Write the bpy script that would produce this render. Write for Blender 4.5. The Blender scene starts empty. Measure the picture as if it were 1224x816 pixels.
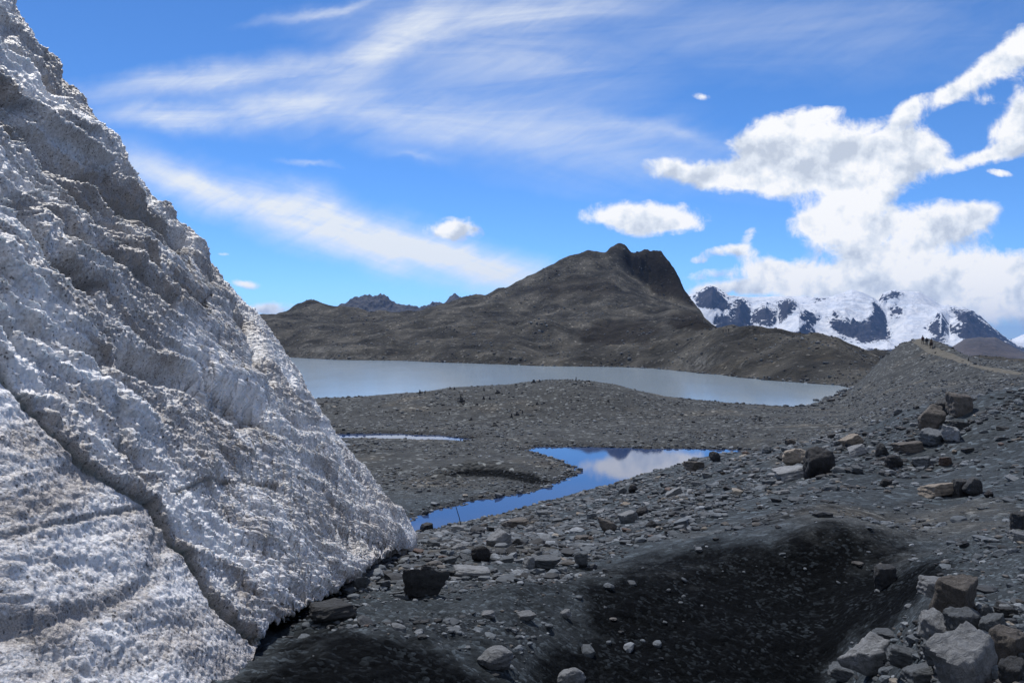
import bpy, math, random
import numpy as np
from mathutils import Vector, Matrix
rng = np.random.default_rng(11); random.seed(5)
C = bpy.context.scene.collection
CX, CY, F = 612.0, 408.0, 960.0          # photo centre and focal length, used to turn sight lines into places
ZC = 12.0                                 # eye height above the lake
R = math.radians

# ------------------------------------------------------------------ noise
_r = np.random.default_rng(3)
PERM = np.concatenate([_r.permutation(512)]*3).astype(np.int32)
_g3 = _r.normal(size=(512, 3)); G3 = (_g3/np.linalg.norm(_g3, axis=1)[:, None]).astype(np.float32)
_a = _r.uniform(0, 2*np.pi, 512); G2 = np.stack([np.cos(_a), np.sin(_a)], 1).astype(np.float32)
def fade(t): return t*t*t*(t*(t*6-15)+10)
def pn2(x, y, seed=0):
    x = np.asarray(x, np.float64)+seed*17.31; y = np.asarray(y, np.float64)+seed*9.73
    xi = np.floor(x).astype(np.int64); yi = np.floor(y).astype(np.int64)
    fx = (x-xi).astype(np.float32); fy = (y-yi).astype(np.float32)
    xi &= 511; yi &= 511; u = fade(fx); v = fade(fy)
    def g(dx, dy):
        h = PERM[PERM[(xi+dx) & 511]+((yi+dy) & 511)] & 511
        return G2[h, 0]*(fx-dx)+G2[h, 1]*(fy-dy)
    a = g(0, 0); b = g(1, 0); c = g(0, 1); d = g(1, 1)
    return ((a+(b-a)*u)*(1-v)+(c+(d-c)*u)*v)*1.4
def pn3(p, seed=0):
    p = p+np.array([seed*7.1, seed*3.7, seed*5.3])
    i = np.floor(p).astype(np.int64); f = (p-i).astype(np.float32); i &= 511
    u = fade(f); out = 0
    for dx in (0, 1):
        for dy in (0, 1):
            for dz in (0, 1):
                h = PERM[PERM[PERM[(i[:, 0]+dx) & 511]+((i[:, 1]+dy) & 511)]+((i[:, 2]+dz) & 511)] & 511
                w = (u[:, 0] if dx else 1-u[:, 0])*(u[:, 1] if dy else 1-u[:, 1])*(u[:, 2] if dz else 1-u[:, 2])
                g = G3[h]
                out = out+w*(g[:, 0]*(f[:, 0]-dx)+g[:, 1]*(f[:, 1]-dy)+g[:, 2]*(f[:, 2]-dz))
    return out*1.5
def sstep(a, b, x):
    t = np.clip((x-a)/(b-a), 0, 1); return t*t*(3-2*t)
def polydist(px, py, pts, closed=False):
    pts = [tuple(map(float, p)) for p in pts]; n = len(pts)
    d = np.full(np.shape(px), 1e9); inside = np.zeros(np.shape(px), bool)
    for k in range(n if closed else n-1):
        ax, ay = pts[k]; bx, by = pts[(k+1) % n]
        ex, ey = bx-ax, by-ay
        t = np.clip(((px-ax)*ex+(py-ay)*ey)/(ex*ex+ey*ey+1e-9), 0, 1)
        d = np.minimum(d, np.hypot(px-ax-t*ex, py-ay-t*ey))
        if closed and ay != by:
            c = ((ay > py) != (by > py)) & (px < (bx-ax)*(py-ay)/(by-ay)+ax)
            inside ^= c
    return np.where(inside, -d, d) if closed else d

# ------------------------------------------------------------------ land from measured profiles
def pchip_cols(X, Y, xq):
    # X, Y (C,K); xq (Q,) -> (C,Q)
    h = np.diff(X, axis=1); dl = np.diff(Y, axis=1)/h
    m = np.zeros_like(Y)
    w1 = 2*h[:, 1:]+h[:, :-1]; w2 = h[:, 1:]+2*h[:, :-1]
    ok = dl[:, 1:]*dl[:, :-1] > 0
    with np.errstate(all='ignore'):
        mm = (w1+w2)/(w1/dl[:, :-1]+w2/dl[:, 1:])
    m[:, 1:-1] = np.where(ok, mm, 0); m[:, 0] = dl[:, 0]; m[:, -1] = dl[:, -1]
    out = np.empty((X.shape[0], len(xq)))
    for c in range(X.shape[0]):
        k = np.clip(np.searchsorted(X[c], xq)-1, 0, X.shape[1]-2)
        t = np.clip((xq-X[c, k])/h[c, k], 0, 1)
        t2 = t*t; t3 = t2*t
        out[c] = (2*t3-3*t2+1)*Y[c, k]+(t3-2*t2+t)*h[c, k]*m[c, k]+(3*t2-2*t3)*Y[c, k+1]+(t3-t2)*h[c, k]*m[c, k+1]
    return out
class Land:
    """curves: list of lists of (px, D, v, 'p' or 'z'): depth D and either photo row or height"""
    def __init__(s, curves, p0, p1, step, d0, d1, nd, smooth=5):
        s.px = np.arange(p0, p1+step, step, float); s.p0 = p0; s.step = step
        Ds, Zs = [], []
        if not isinstance(smooth, list): ker = np.hanning(smooth+2)[1:-1]; ker /= ker.sum()
        for ci, cv in enumerate(curves):
            if isinstance(smooth, list):
                sm = smooth[min(ci, len(smooth)-1)]; ker = np.hanning(sm+2)[1:-1]; ker /= ker.sum()
            else: sm = smooth
            cv = sorted(cv); a = np.array([c[0] for c in cv], float); D = np.array([c[1] for c in cv], float)
            z = np.array([c[2] if c[3] == 'z' else ZC-(c[2]-CY)/F*c[1] for c in cv], float)
            di = np.interp(s.px, a, D); zi = np.interp(s.px, a, z)
            n = sm//2
            di = np.convolve(np.pad(di, n, 'edge'), ker, 'valid'); zi = np.convolve(np.pad(zi, n, 'edge'), ker, 'valid')
            Ds.append(di); Zs.append(zi)
        D = np.stack(Ds, 1); Z = np.stack(Zs, 1)
        for k in range(1, D.shape[1]): D[:, k] = np.maximum(D[:, k], D[:, k-1]*1.01)
        s.l0 = math.log(d0); s.dl = (math.log(d1)-s.l0)/(nd-1); s.nd = nd
        s.T = pchip_cols(np.log(D), Z, s.l0+s.dl*np.arange(nd))
    def __call__(s, px, D):
        u = np.clip((px-s.p0)/s.step, 0, len(s.px)-1.001); v = np.clip((np.log(D)-s.l0)/s.dl, 0, s.nd-1.001)
        i = u.astype(int); j = v.astype(int); fu = u-i; fv = v-j
        T = s.T
        return (T[i, j]*(1-fu)+T[i+1, j]*fu)*(1-fv)+(T[i, j+1]*(1-fu)+T[i+1, j+1]*fu)*fv
def P(*a): return [(x, d, v, 'p') for x, d, v in a]
def Zc(*a): return [(x, d, v, 'z') for x, d, v in a]

CURVES = [
 Zc((300, 2.2, 10.45)),
 P((300, 5.2, 830), (420, 5.6, 832), (600, 6.5, 835), (700, 7.5, 835), (985, 8.6, 830), (1060, 7, 828), (1120, 5.5, 828), (1224, 4.8, 826), (1500, 4.6, 820)),
 P((300, 6.4, 790), (420, 6.6, 772), (600, 7.6, 765), (700, 8.6, 772), (850, 9.2, 770), (985, 9.5, 772), (1060, 8.3, 760), (1120, 6.7, 745), (1224, 6.2, 740)),
 P((280, 6.9, 772), (310, 7.1, 762), (350, 7.4, 754), (420, 7.4, 748), (500, 8, 742), (560, 8.6, 730), (600, 9, 715), (700, 10, 708), (850, 10.7, 705), (985, 11, 695), (1060, 10.2, 703), (1120, 8.5, 690), (1224, 8, 680)),
 P((300, 8, 745), (420, 8.8, 725), (500, 10.5, 700), (600, 11.5, 682), (700, 12, 683), (760, 12, 668), (860, 12, 653), (930, 12, 636), (985, 12, 625), (1020, 12, 632), (1060, 12, 645), (1110, 12, 650), (1150, 11.6, 642), (1224, 11, 635)),
 P((300, 9, 735), (420, 10.5, 698), (500, 14, 654), (600, 15, 650), (700, 15, 655), (760, 15, 645), (860, 15, 630), (985, 15, 603), (1050, 15.5, 610), (1100, 15, 614), (1224, 14, 604)),
 P((420, 16, 655), (500, 24, 640), (600, 26, 636), (700, 24, 625), (760, 24, 612), (860, 23, 590), (985, 21, 568), (1050, 20, 568), (1100, 20, 570), (1224, 18, 556)),
 P((400, 46, 634), (500, 46, 629), (540, 46, 622), (600, 48, 610), (640, 49, 600), (680, 50, 590), (740, 50, 577), (790, 48, 562), (830, 45, 549), (870, 42, 542), (900, 39, 538), (940, 36, 531), (1000, 32, 521), (1050, 30, 508), (1080, 29, 492), (1130, 28, 480), (1180, 27, 470), (1224, 27, 461), (1500, 26, 440)),
 Zc((700, 57, .9), (800, 56, .9), (870, 54, 2), (940, 50, 3.6), (1010, 46, 4.9), (1100, 44, 6.3), (1224, 42, 8.2)),
 Zc((880, 78, 1.35), (940, 80, 2.0), (1010, 82, 2.6), (1060, 80, 4.6), (1100, 80, 6.3), (1224, 75, 8.2)),
 Zc((300, 102, 1.5), (880, 102, 1.5), (940, 105, 1.5), (1010, 105, 2.0), (1060, 105, 4.3), (1100, 108, 5.9), (1224, 95, 7.8)),
 P((300, 125, 478), (375, 125, 477), (420, 126, 475), (480, 128, 470.5), (510, 128, 468), (540, 128, 463), (575, 128, 461.5), (600, 128, 460), (630, 128, 456.5), (660, 128, 454), (690, 128, 454), (712, 128, 456), (740, 128, 461), (765, 128, 468), (800, 130, 474), (850, 132, 480), (900, 135, 484), (960, 135, 488), (1010, 135, 487), (1060, 135, 463), (1100, 135, 446), (1160, 118, 437), (1224, 104, 444)),
 [(940, 155, -1.2, 'z'), (985, 155, .3, 'z'), (1010, 155, .8, 'z'), (1060, 152, 441, 'p'), (1100, 150, 427, 'p'), (1160, 128, 433, 'p'), (1224, 110, 441, 'p')],
 [(985, 190, -3, 'z'), (1000, 190, 0.2, 'z'), (1005, 190, 464, 'p'), (1035, 185, 444, 'p'), (1055, 178, 427, 'p'), (1075, 172, 411, 'p'), (1088, 168, 407, 'p'), (1100, 165, 404.5, 'p'), (1112, 162, 404.5, 'p'), (1130, 152, 411.5, 'p'), (1145, 145, 420, 'p'), (1165, 135, 428, 'p'), (1200, 122, 432, 'p'), (1224, 116, 433, 'p'), (1500, 105, 436, 'p')],
 Zc((985, 205, -3), (1005, 205, -2), (1020, 208, 0), (1035, 208, 1), (1075, 200, 4), (1100, 190, 5), (1224, 150, 5)),
 [(345, 606, .0, 'z'), (400, 524, 0, 'z'), (480, 501, 0, 'z'), (560, 443, 0, 'z'), (612, 411, 0, 'z'), (690, 384, 0, 'z'), (740, 378, 0, 'z'), (800, 339, 0, 'z'), (870, 281, 0, 'z'), (910, 250, 0, 'z'), (950, 235, 0, 'z'), (1000, 221, 0.2, 'z'), (1015, 218, .5, 'z'), (1224, 215, 3, 'z')],
 Zc((345, 624, 3), (400, 540, 3), (480, 516, 3), (560, 456, 3), (612, 423, 2.5), (740, 389, 2.5), (800, 349, 2.5), (870, 290, 3), (950, 243, 2.5), (1000, 228, 2), (1224, 225, 4)),
 P((345, 680, 411), (420, 620, 410), (480, 570, 411), (612, 490, 412), (690, 460, 414), (740, 440, 413), (800, 400, 409), (835, 385, 401), (850, 380, 397), (870, 370, 396.5), (900, 345, 399), (950, 330, 403), (1000, 315, 411), (1020, 308, 418), (1035, 300, 427), (1060, 290, 434), (1100, 290, 435), (1224, 290, 440)),
 P((345, 760, 386), (420, 740, 388), (480, 700, 386), (560, 650, 379), (612, 620, 383), (655, 580, 386), (690, 545, 399), (730, 550, 396), (760, 560, 384), (800, 520, 380), (835, 480, 387), (850, 450, 394), (870, 450, 402), (900, 450, 415), (1224, 450, 435)),
 P((345, 850, 379), (480, 800, 380), (560, 760, 368), (640, 780, 350), (700, 800, 335), (735, 835, 318), (755, 838, 330), (775, 832, 346), (800, 800, 360), (830, 720, 376), (850, 650, 393), (870, 650, 420), (1224, 650, 440)),
 P((300, 910, 386), (345, 910, 374), (358, 910, 366), (368, 910, 361), (378, 910, 361), (392, 905, 366), (415, 890, 369), (440, 880, 373), (500, 880, 372), (520, 880, 367), (538, 880, 360), (555, 880, 356), (580, 880, 355), (600, 880, 346), (640, 880, 329), (680, 880, 307), (700, 880, 301), (712, 880, 300), (724, 880, 302), (730, 880, 293), (739, 880, 288), (748, 880, 292), (754, 878, 301), (770, 875, 301), (790, 868, 303), (798, 862, 311), (806, 855, 322), (813, 845, 336), (820, 832, 350), (828, 810, 363), (850, 720, 391), (870, 720, 422), (1224, 720, 440)),
 Zc((345, 1010, 25), (500, 1000, 15), (600, 1000, 40), (739, 1000, 75), (800, 960, 50), (850, 860, 5), (1224, 860, -20)),
 Zc((345, 1500, -10), (1224, 1500, -60)),
 Zc((345, 3000, -90), (1224, 3000, -110)),
 Zc((345, 24000, -150)),
]
LAND = Land(CURVES, -300, 1524, 1.5, .5, 24000, 2600, smooth=[51, 51, 51, 45, 51, 51, 45, 15, 31, 31, 21, 9, 9, 7, 7, 7, 7, 9, 9, 5, 3])

def unproj(px, py, z):
    D = (ZC-z)*F/(py-CY); return ((px-CX)/F*D, D)
POND_Z = 1.0; LAKE_Z = 0.0
POND = [unproj(x, y, POND_Z) for x, y in [(440, 634), (486, 623), (530, 607), (570, 598), (620, 590), (655, 580), (680, 572), (688, 565), (685, 558), (672, 550), (650, 544), (626, 538), (640, 534), (700, 534), (780, 536), (830, 536), (878, 537), (900, 541), (905, 570), (870, 590), (800, 598), (740, 605), (680, 612), (600, 619), (540, 626), (490, 641), (440, 645)]]
CHANNEL = [unproj(x, y, POND_Z) for x, y in [(330, 518), (410, 518.5), (470, 518), (530, 520.5), (563, 524.5), (560, 528), (530, 527.5), (500, 526.5), (440, 525), (330, 525)]]
LAKE = [unproj(x, y, LAKE_Z) for x, y in [(-300, 423), (200, 425), (345, 427), (400, 430), (480, 431), (520, 433), (560, 434), (612, 436), (650, 437.6), (690, 438), (740, 438.5), (775, 440), (800, 442), (835, 446), (870, 449), (910, 454), (950, 457), (985, 459.5), (1003, 460.5), (1012, 464), (1008, 469.5), (985, 475), (972, 480), (962, 486), (930, 486.5), (880, 486), (850, 485), (700, 486), (500, 487), (300, 487), (-300, 490)]]

OCT = [(120, .0), (60, 1.), (28, 1.), (13, 1.), (6, 1.), (2.9, 1.), (1.4, 1.), (.7, 1.), (.34, 1.), (.17, 1.), (.085, .9), (.04, .8)]
def height(x, y):
    x = np.asarray(x, float); y = np.asarray(y, float)
    r = np.hypot(x, y); th = np.arctan2(x, y); tc = np.clip(th, -.74, .74)
    D = np.maximum(r*np.cos(tc), .5); px = CX+F*np.tan(tc)
    z = LAND(px, D)
    w = sstep(1.2, 3.0, np.abs(th))          # behind the photographer both sides meet
    back = LAND(np.full_like(D, 700.), np.full_like(D, .6))+0*D
    z = z*(1-w)+(back-0.02*np.minimum(D, 800))*w
    # --- relief noise
    sp = D*.006
    far = sstep(190, 330, D)
    amp0 = .016+.022*sstep(14, 26, D)-.008*sstep(52, 70, D)+.045*far
    n = np.zeros_like(z)
    for k, (lam, a) in enumerate(OCT):
        if a == 0: continue
        m = sstep(1.6, 3.2, lam/sp)*a
        if lam > 20: m = m*far
        elif lam > 5: m = m*(.25*sstep(60, 100, D)+.75*far)
        sel = m > 0.001
        if not sel.any(): continue
        v = pn2(x[sel]/lam, y[sel]/lam, k+1)
        ff = far[sel]
        v = v*(1-ff)+(.55*v+(1-2.2*np.abs(v)-.45)*.35)*ff
        n[sel] += v*lam*amp0[sel]*m[sel]
    # slumped tongues of slate running down-left on the near slope
    s2 = sstep(9, 12, D)*(1-sstep(38, 48, D))
    sel = s2 > .001
    if sel.any():
        a = x[sel]*.80+y[sel]*.60; c = -x[sel]*.60+y[sel]*.80
        n[sel] += s2[sel]*(.10*pn2(a/5., c/1.1, 31)+.05*pn2(a/2.2, c/.45, 32))
    cl = sstep(790, 840, D)*(1-sstep(900, 930, D))*sstep(735, 775, px)*(1-sstep(840, 860, px))
    sel = cl > .001
    if sel.any(): n[sel] += cl[sel]*(2.2*pn2(x[sel]/9., y[sel]/30., 41)+1.6*pn2(x[sel]/4., y[sel]/9., 42))
    # furrows on the far slopes
    hl = far*(1-sstep(900, 1300, D))
    sel = hl > .001
    if sel.any():
        n[sel] += hl[sel]*(-3.4*np.abs(pn2((x[sel]+y[sel]*.3)/24., y[sel]/80., 51))+1.4)
        n[sel] += hl[sel]*(2.4*pn2(x[sel]/70., y[sel]/17., 52)+.9*pn2((x[sel]-y[sel]*.4)/9., y[sel]/34., 53))
    nn = 1-sstep(9, 14, D)
    sel = nn > .001
    if sel.any(): n[sel] += nn[sel]*sstep(3, 5, D[sel])*(.035*(1-2*np.abs(pn2(x[sel]/.5, y[sel]/.5, 81)))+.022*(1-2*np.abs(pn2(x[sel]/.2, y[sel]/.2, 82)))+.012*pn2(x[sel]/.08, y[sel]/.08, 83))
    # dark hollows and scoops
    for (hx, hd, sx, sy, dep) in ((700, 500, 42, 45, -13), (640, 700, 60, 50, -12), (790, 560, 30, 30, -5), (835, 560, 14, 60, 5), (585, 70, 4.2, 3.2, .35)):
        X0 = (hx-CX)/F*hd
        n = n+dep*np.exp(-((x-X0)/sx)**2-((y-hd)/sy)**2)
    sel = (D > 62) & (D < 74)
    if sel.any():                                # arc shaped bank on the spit
        arc = [unproj(a, b, 1.6) for a, b in ((530, 561), (560, 556), (600, 557), (640, 566), (668, 576))]
        d = polydist(x[sel], y[sel], arc)
        n[sel] += .8*np.exp(-(d/1.3)**2)
    z = z+n
    # --- water basins
    for poly, wz, wid in ((POND, POND_Z, 4.), (CHANNEL, POND_Z, 2.2), (LAKE, LAKE_Z, 9.)):
        ps = np.array(poly); pad = wid+4
        sel = (x > ps[:, 0].min()-pad) & (x < ps[:, 0].max()+pad) & (y > ps[:, 1].min()-pad) & (y < ps[:, 1].max()+pad)
        if not sel.any(): continue
        X = x[sel]; Y = y[sel]
        sd = polydist(X, Y, poly, True)
        wj = .5 if wz > .5 else 2.0
        sd = sd+wj*pn2(X/(wj*5), Y/(wj*5), 61)+wj*.5*pn2(X/(wj*1.6), Y/(wj*1.6), 62)
        zz = z[sel]; shore = wz+np.maximum(sd, 0)*.09+.03*(sd > 0)+.035*(pn2(X/.7, Y/.7, 63))*(sd > -1.5)
        out = shore*(1-sstep(0, wid, sd))+np.maximum(zz, wz+.1)*sstep(0, wid, sd)
        inn = wz+.28*sd+.05*pn2(X/.9, Y/.9, 64)
        z[sel] = np.where(sd > 0, out, np.maximum(inn, wz-3))
    return z
def hit(pxs, pys, dmax=2000., dmin=3.):
    """where sight lines of the photograph meet the land"""
    pxs = np.atleast_1d(np.asarray(pxs, float)); pys = np.atleast_1d(np.asarray(pys, float))
    D = np.exp(np.linspace(math.log(dmin), math.log(dmax), 1500))
    X = (pxs[:, None]-CX)/F*D[None]; Y = np.broadcast_to(D, X.shape)
    Zt = height(X.ravel(), Y.ravel()).reshape(X.shape)
    ray = ZC-(pys[:, None]-CY)/F*D[None]
    under = Zt >= ray
    i = np.where(under.any(1), under.argmax(1), len(D)-1)
    k = np.arange(len(pxs))
    return np.stack([X[k, i], Y[k, i], Zt[k, i]], 1)

# ------------------------------------------------------------------ mesh helpers
def mesh_np(name, V, Q, mat, parent=None, smooth=True, attrs=None, cols=None, link=True):
    me = bpy.data.meshes.new(name)
    V = np.asarray(V, np.float32); Q = np.asarray(Q, np.int32); k = Q.shape[1]
    me.vertices.add(len(V)); me.vertices.foreach_set('co', V.ravel())
    me.loops.add(Q.size); me.loops.foreach_set('vertex_index', Q.ravel())
    me.polygons.add(len(Q)); me.polygons.foreach_set('loop_start', np.arange(0, Q.size, k, dtype=np.int32))
    try: me.polygons.foreach_set('loop_total', np.full(len(Q), k, np.int32))
    except Exception: pass
    me.polygons.foreach_set('use_smooth', np.full(len(Q), smooth, bool))
    for a, v in (attrs or {}).items():
        at = me.attributes.new(a, 'FLOAT', 'POINT'); at.data.foreach_set('value', np.asarray(v, np.float32).ravel())
    for a, v in (cols or {}).items():
        at = me.attributes.new(a, 'FLOAT_COLOR', 'POINT'); at.data.foreach_set('color', np.asarray(v, np.float32).ravel())
    me.update(calc_edges=True); me.validate()
    if mat: me.materials.append(mat)
    o = bpy.data.objects.new(name, me)
    if link: C.objects.link(o)
    if parent: o.parent = parent
    return o
def grid_quads(nr, nc):
    i = np.arange(nr-1)[:, None]*nc+np.arange(nc-1)[None]
    return np.stack([i, i+1, i+nc+1, i+nc], -1).reshape(-1, 4)
def tag(o, label=None, cat=None, group=None, kind=None):
    if label: o['label'] = label
    if cat: o['category'] = cat
    if group: o['group'] = group
    if kind: o['kind'] = kind
    return o

# ------------------------------------------------------------------ materials
class NT:
    def __init__(s, tree): s.t = tree; s.n = tree.nodes; s.l = tree.links
    def new(s, typ, **kw):
        n = s.n.new(typ)
        for k, v in kw.items(): setattr(n, k, v)
        return n
    def put(s, sock, v):
        if isinstance(v, bpy.types.NodeSocket): s.l.new(v, sock)
        elif v is not None: sock.default_value = v
    def math(s, op, a, b=None, c=None, clamp=False):
        n = s.new('ShaderNodeMath', operation=op, use_clamp=clamp)
        for i, v in enumerate((a, b, c)):
            if v is not None: s.put(n.inputs[i], v)
        return n.outputs[0]
    def mixc(s, f, a, b, mode='MIX'):
        n = s.new('ShaderNodeMix', data_type='RGBA', blend_type=mode); n.clamp_factor = True
        s.put(n.inputs[0], f); s.put(n.inputs[6], a); s.put(n.inputs[7], b); return n.outputs[2]
    def noise(s, vec, scale, detail=4, rough=.55, dist=0., out=0, dim='3D'):
        n = s.new('ShaderNodeTexNoise', noise_dimensions=dim)
        if vec is not None: s.put(n.inputs['Vector'], vec)
        n.inputs['Scale'].default_value = scale; n.inputs['Detail'].default_value = detail
        n.inputs['Roughness'].default_value = rough; n.inputs['Distortion'].default_value = dist
        return n.outputs[out]
    def voro(s, vec, scale, feature='F1', out='Color', rnd=1.):
        n = s.new('ShaderNodeTexVoronoi', feature=feature)
        s.put(n.inputs['Vector'], vec); n.inputs['Scale'].default_value = scale; n.inputs['Randomness'].default_value = rnd
        return n.outputs[out]
    def ramp(s, f, *stops):
        n = s.new('ShaderNodeValToRGB'); e = n.color_ramp.elements
        while len(e) < len(stops): e.new(.5)
        for q, (p, c) in zip(e, stops):
            q.position = p; q.color = (c if len(c) == 4 else (*c, 1)) if hasattr(c, '__len__') else (c, c, c, 1)
        s.put(n.inputs[0], f); return n.outputs[0]
    def mrange(s, v, a, b, c=0., d=1., smooth=False):
        n = s.new('ShaderNodeMapRange', interpolation_type='SMOOTHSTEP' if smooth else 'LINEAR')
        s.put(n.inputs[0], v); n.inputs[1].default_value = a; n.inputs[2].default_value = b
        n.inputs[3].default_value = c; n.inputs[4].default_value = d; return n.outputs[0]
    def attr(s, name, out='Fac'): return s.new('ShaderNodeAttribute', attribute_name=name).outputs[out]
    def bump(s, h, strength, dist, normal=None):
        n = s.new('ShaderNodeBump'); n.inputs['Strength'].default_value = strength; n.inputs['Distance'].default_value = dist
        s.put(n.inputs['Height'], h)
        if normal is not None: s.l.new(normal, n.inputs['Normal'])
        return n.outputs[0]
    def sepx(s, c):
        n = s.new('ShaderNodeSeparateColor'); s.put(n.inputs[0], c); return n.outputs
def material(name):
    m = bpy.data.materials.new(name); m.use_nodes = True
    t = NT(m.node_tree); b = m.node_tree.nodes['Principled BSDF']; return m, t, b
def setb(t, b, **kw):
    for k, v in kw.items(): t.put(b.inputs[k.replace('_', ' ')], v)

def mat_ground():
    m, t, b = material('gravel')
    pos = t.new('ShaderNodeNewGeometry').outputs['Position']
    wet_shade = t.attr('wet_shade'); zone = t.attr('zone'); hill = t.attr('hill'); shore = t.attr('shore')
    # zone 0 = by the photographer, 1 = the slope, 2 = middle ground, hill = far slopes
    def speck(scale, lo, hi, p, q):
        c = t.sepx(t.voro(pos, scale))[0]
        return t.mrange(c, p, q, lo, hi), c
    nA, cA = speck(26, .75, 2.3, .72, 1.0)
    nB, cB = speck(7.5, .8, 2.5, .78, 1.0)
    nC, cC = speck(2.6, .8, 3.4, .86, 1.0)
    nD, cD = speck(.75, .9, 2.3, .93, 1.0)
    f1 = t.mrange(zone, 0, 1); f2 = t.mrange(zone, 1, 2)
    sp = t.mixc(f1, nA, nB); sp = t.mixc(f2, sp, nC); sp = t.mixc(hill, sp, nD)
    n1 = t.noise(pos, .55, 6, .6); n2 = t.noise(pos, .035, 8, .62); n3 = t.noise(pos, 9, 5, .65)
    near = t.ramp(n1, (.3, (.028, .038, .046)), (.7, (.060, .074, .086)))
    mid = t.ramp(n1, (.32, (.030, .034, .037)), (.68, (.078, .084, .084)))
    far = t.ramp(n2, (.34, (.032, .033, .033)), (.5, (.080, .079, .073)), (.66, (.165, .158, .140)))
    base = t.mixc(f2, near, mid); base = t.mixc(hill, base, far)
    tan = t.mrange(t.noise(pos, .11, 6, .6), .56, .70)
    base = t.mixc(t.math('MULTIPLY', tan, .5), base, (.135, .118, .090, 1))
    fine = t.mrange(n3, .3, .7, .75, 1.25)
    base = t.mixc(1., base, fine, 'MULTIPLY'); base = t.mixc(1., base, sp, 'MULTIPLY')
    # black silt; the same mask carries shade painted into the colour
    wn = t.math('ADD', wet_shade, t.math('MULTIPLY', t.math('SUBTRACT', t.noise(pos, 3.5, 6, .65), .5), .9))
    wm = t.mrange(wn, .18, .80, smooth=True)
    silt = t.mixc(t.math('MULTIPLY', t.mrange(cA, .70, 1.), t.mrange(t.noise(pos, 2.2, 6, .7), .38, .66)), (.0032, .0042, .0054, 1), (.040, .050, .060, 1))
    base = t.mixc(wm, base, silt)
    sh = t.mrange(shore, .2, .8); base = t.mixc(t.math('MULTIPLY', sh, .9), base, t.mixc(1., base, (.38, .38, .40, 1), 'MULTIPLY'))
    pale = t.attr('pale')
    base = t.mixc(t.math('MULTIPLY', t.attr('crag'), .85), base, t.mixc(t.noise(pos, .2, 6, .7), (.008, .007, .006, 1), (.034, .029, .025, 1)))  # dark cliff rock, also laid over the hollows as painted shade
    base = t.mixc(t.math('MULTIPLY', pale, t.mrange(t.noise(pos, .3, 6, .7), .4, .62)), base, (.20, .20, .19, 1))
    setb(t, b, Base_Color=base, Roughness=.9)
    t.put(b.inputs['Specular IOR Level'], t.math('MULTIPLY', t.mrange(wm, 0, 1, .18, .03), t.mrange(hill, 0, 1, 1, .15)))
    # bump at the grain size of each zone
    dA = t.voro(pos, 26, out='Distance'); dB = t.voro(pos, 7.5, out='Distance'); dC = t.voro(pos, 2.6, out='Distance'); dD = t.noise(pos, .9, 8, .7)
    hA = t.math('MULTIPLY', dA, -.012); hB = t.math('MULTIPLY', dB, -.07); hC = t.math('MULTIPLY', dC, -.2); hD = t.math('ADD', t.math('MULTIPLY', dD, 2.0), t.math('MULTIPLY', t.noise(pos, .22, 6, .65), 4.))
    mixf = lambda f, a, c: t.math('ADD', a, t.math('MULTIPLY', f, t.math('SUBTRACT', c, a)))
    h = mixf(f1, hA, hB); h = mixf(f2, h, hC); h = mixf(hill, h, hD)
    h = t.math('ADD', h, t.math('MULTIPLY', t.noise(pos, 14, 7, .75), .045))
    t.put(b.inputs['Normal'], t.bump(h, .9, 1.))
    return m
def mat_rock(name, source):
    m, t, b = material(name)
    tc = t.new('ShaderNodeTexCoord').outputs['Object'] if source == 'obj' else t.new('ShaderNodeNewGeometry').outputs['Position']
    col = t.new('ShaderNodeObjectInfo').outputs['Color'] if source == 'obj' else t.attr('col', 'Color')
    s = 3. if source == 'obj' else 6.
    n = t.noise(tc, s, 8, .65, .4); n2 = t.noise(tc, s*9, 5, .7)
    v = t.mrange(n, .3, .7, .62, 1.35); v2 = t.mrange(n2, .3, .7, .75, 1.25)
    c = t.mixc(1., col, v, 'MULTIPLY'); c = t.mixc(1., c, v2, 'MULTIPLY')
    rust = t.mrange(t.noise(tc, s*.7, 6, .6), .58, .72, 0, .45)
    c = t.mixc(rust, c, t.mixc(1., c, (1.12, .97, .84, 1), 'MULTIPLY'))
    crack = t.mrange(t.voro(tc, s*1.3, 'DISTANCE_TO_EDGE', 'Distance'), 0, .035, .55, 1)
    c = t.mixc(.6, c, t.mixc(1., c, crack, 'MULTIPLY'))
    setb(t, b, Base_Color=c, Roughness=.8); b.inputs['Specular IOR Level'].default_value = .3
    h = t.math('ADD', t.math('MULTIPLY', n, .10), t.math('MULTIPLY', n2, .028))
    t.put(b.inputs['Normal'], t.bump(h, .8, .6 if source == 'obj' else .3))
    return m
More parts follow.
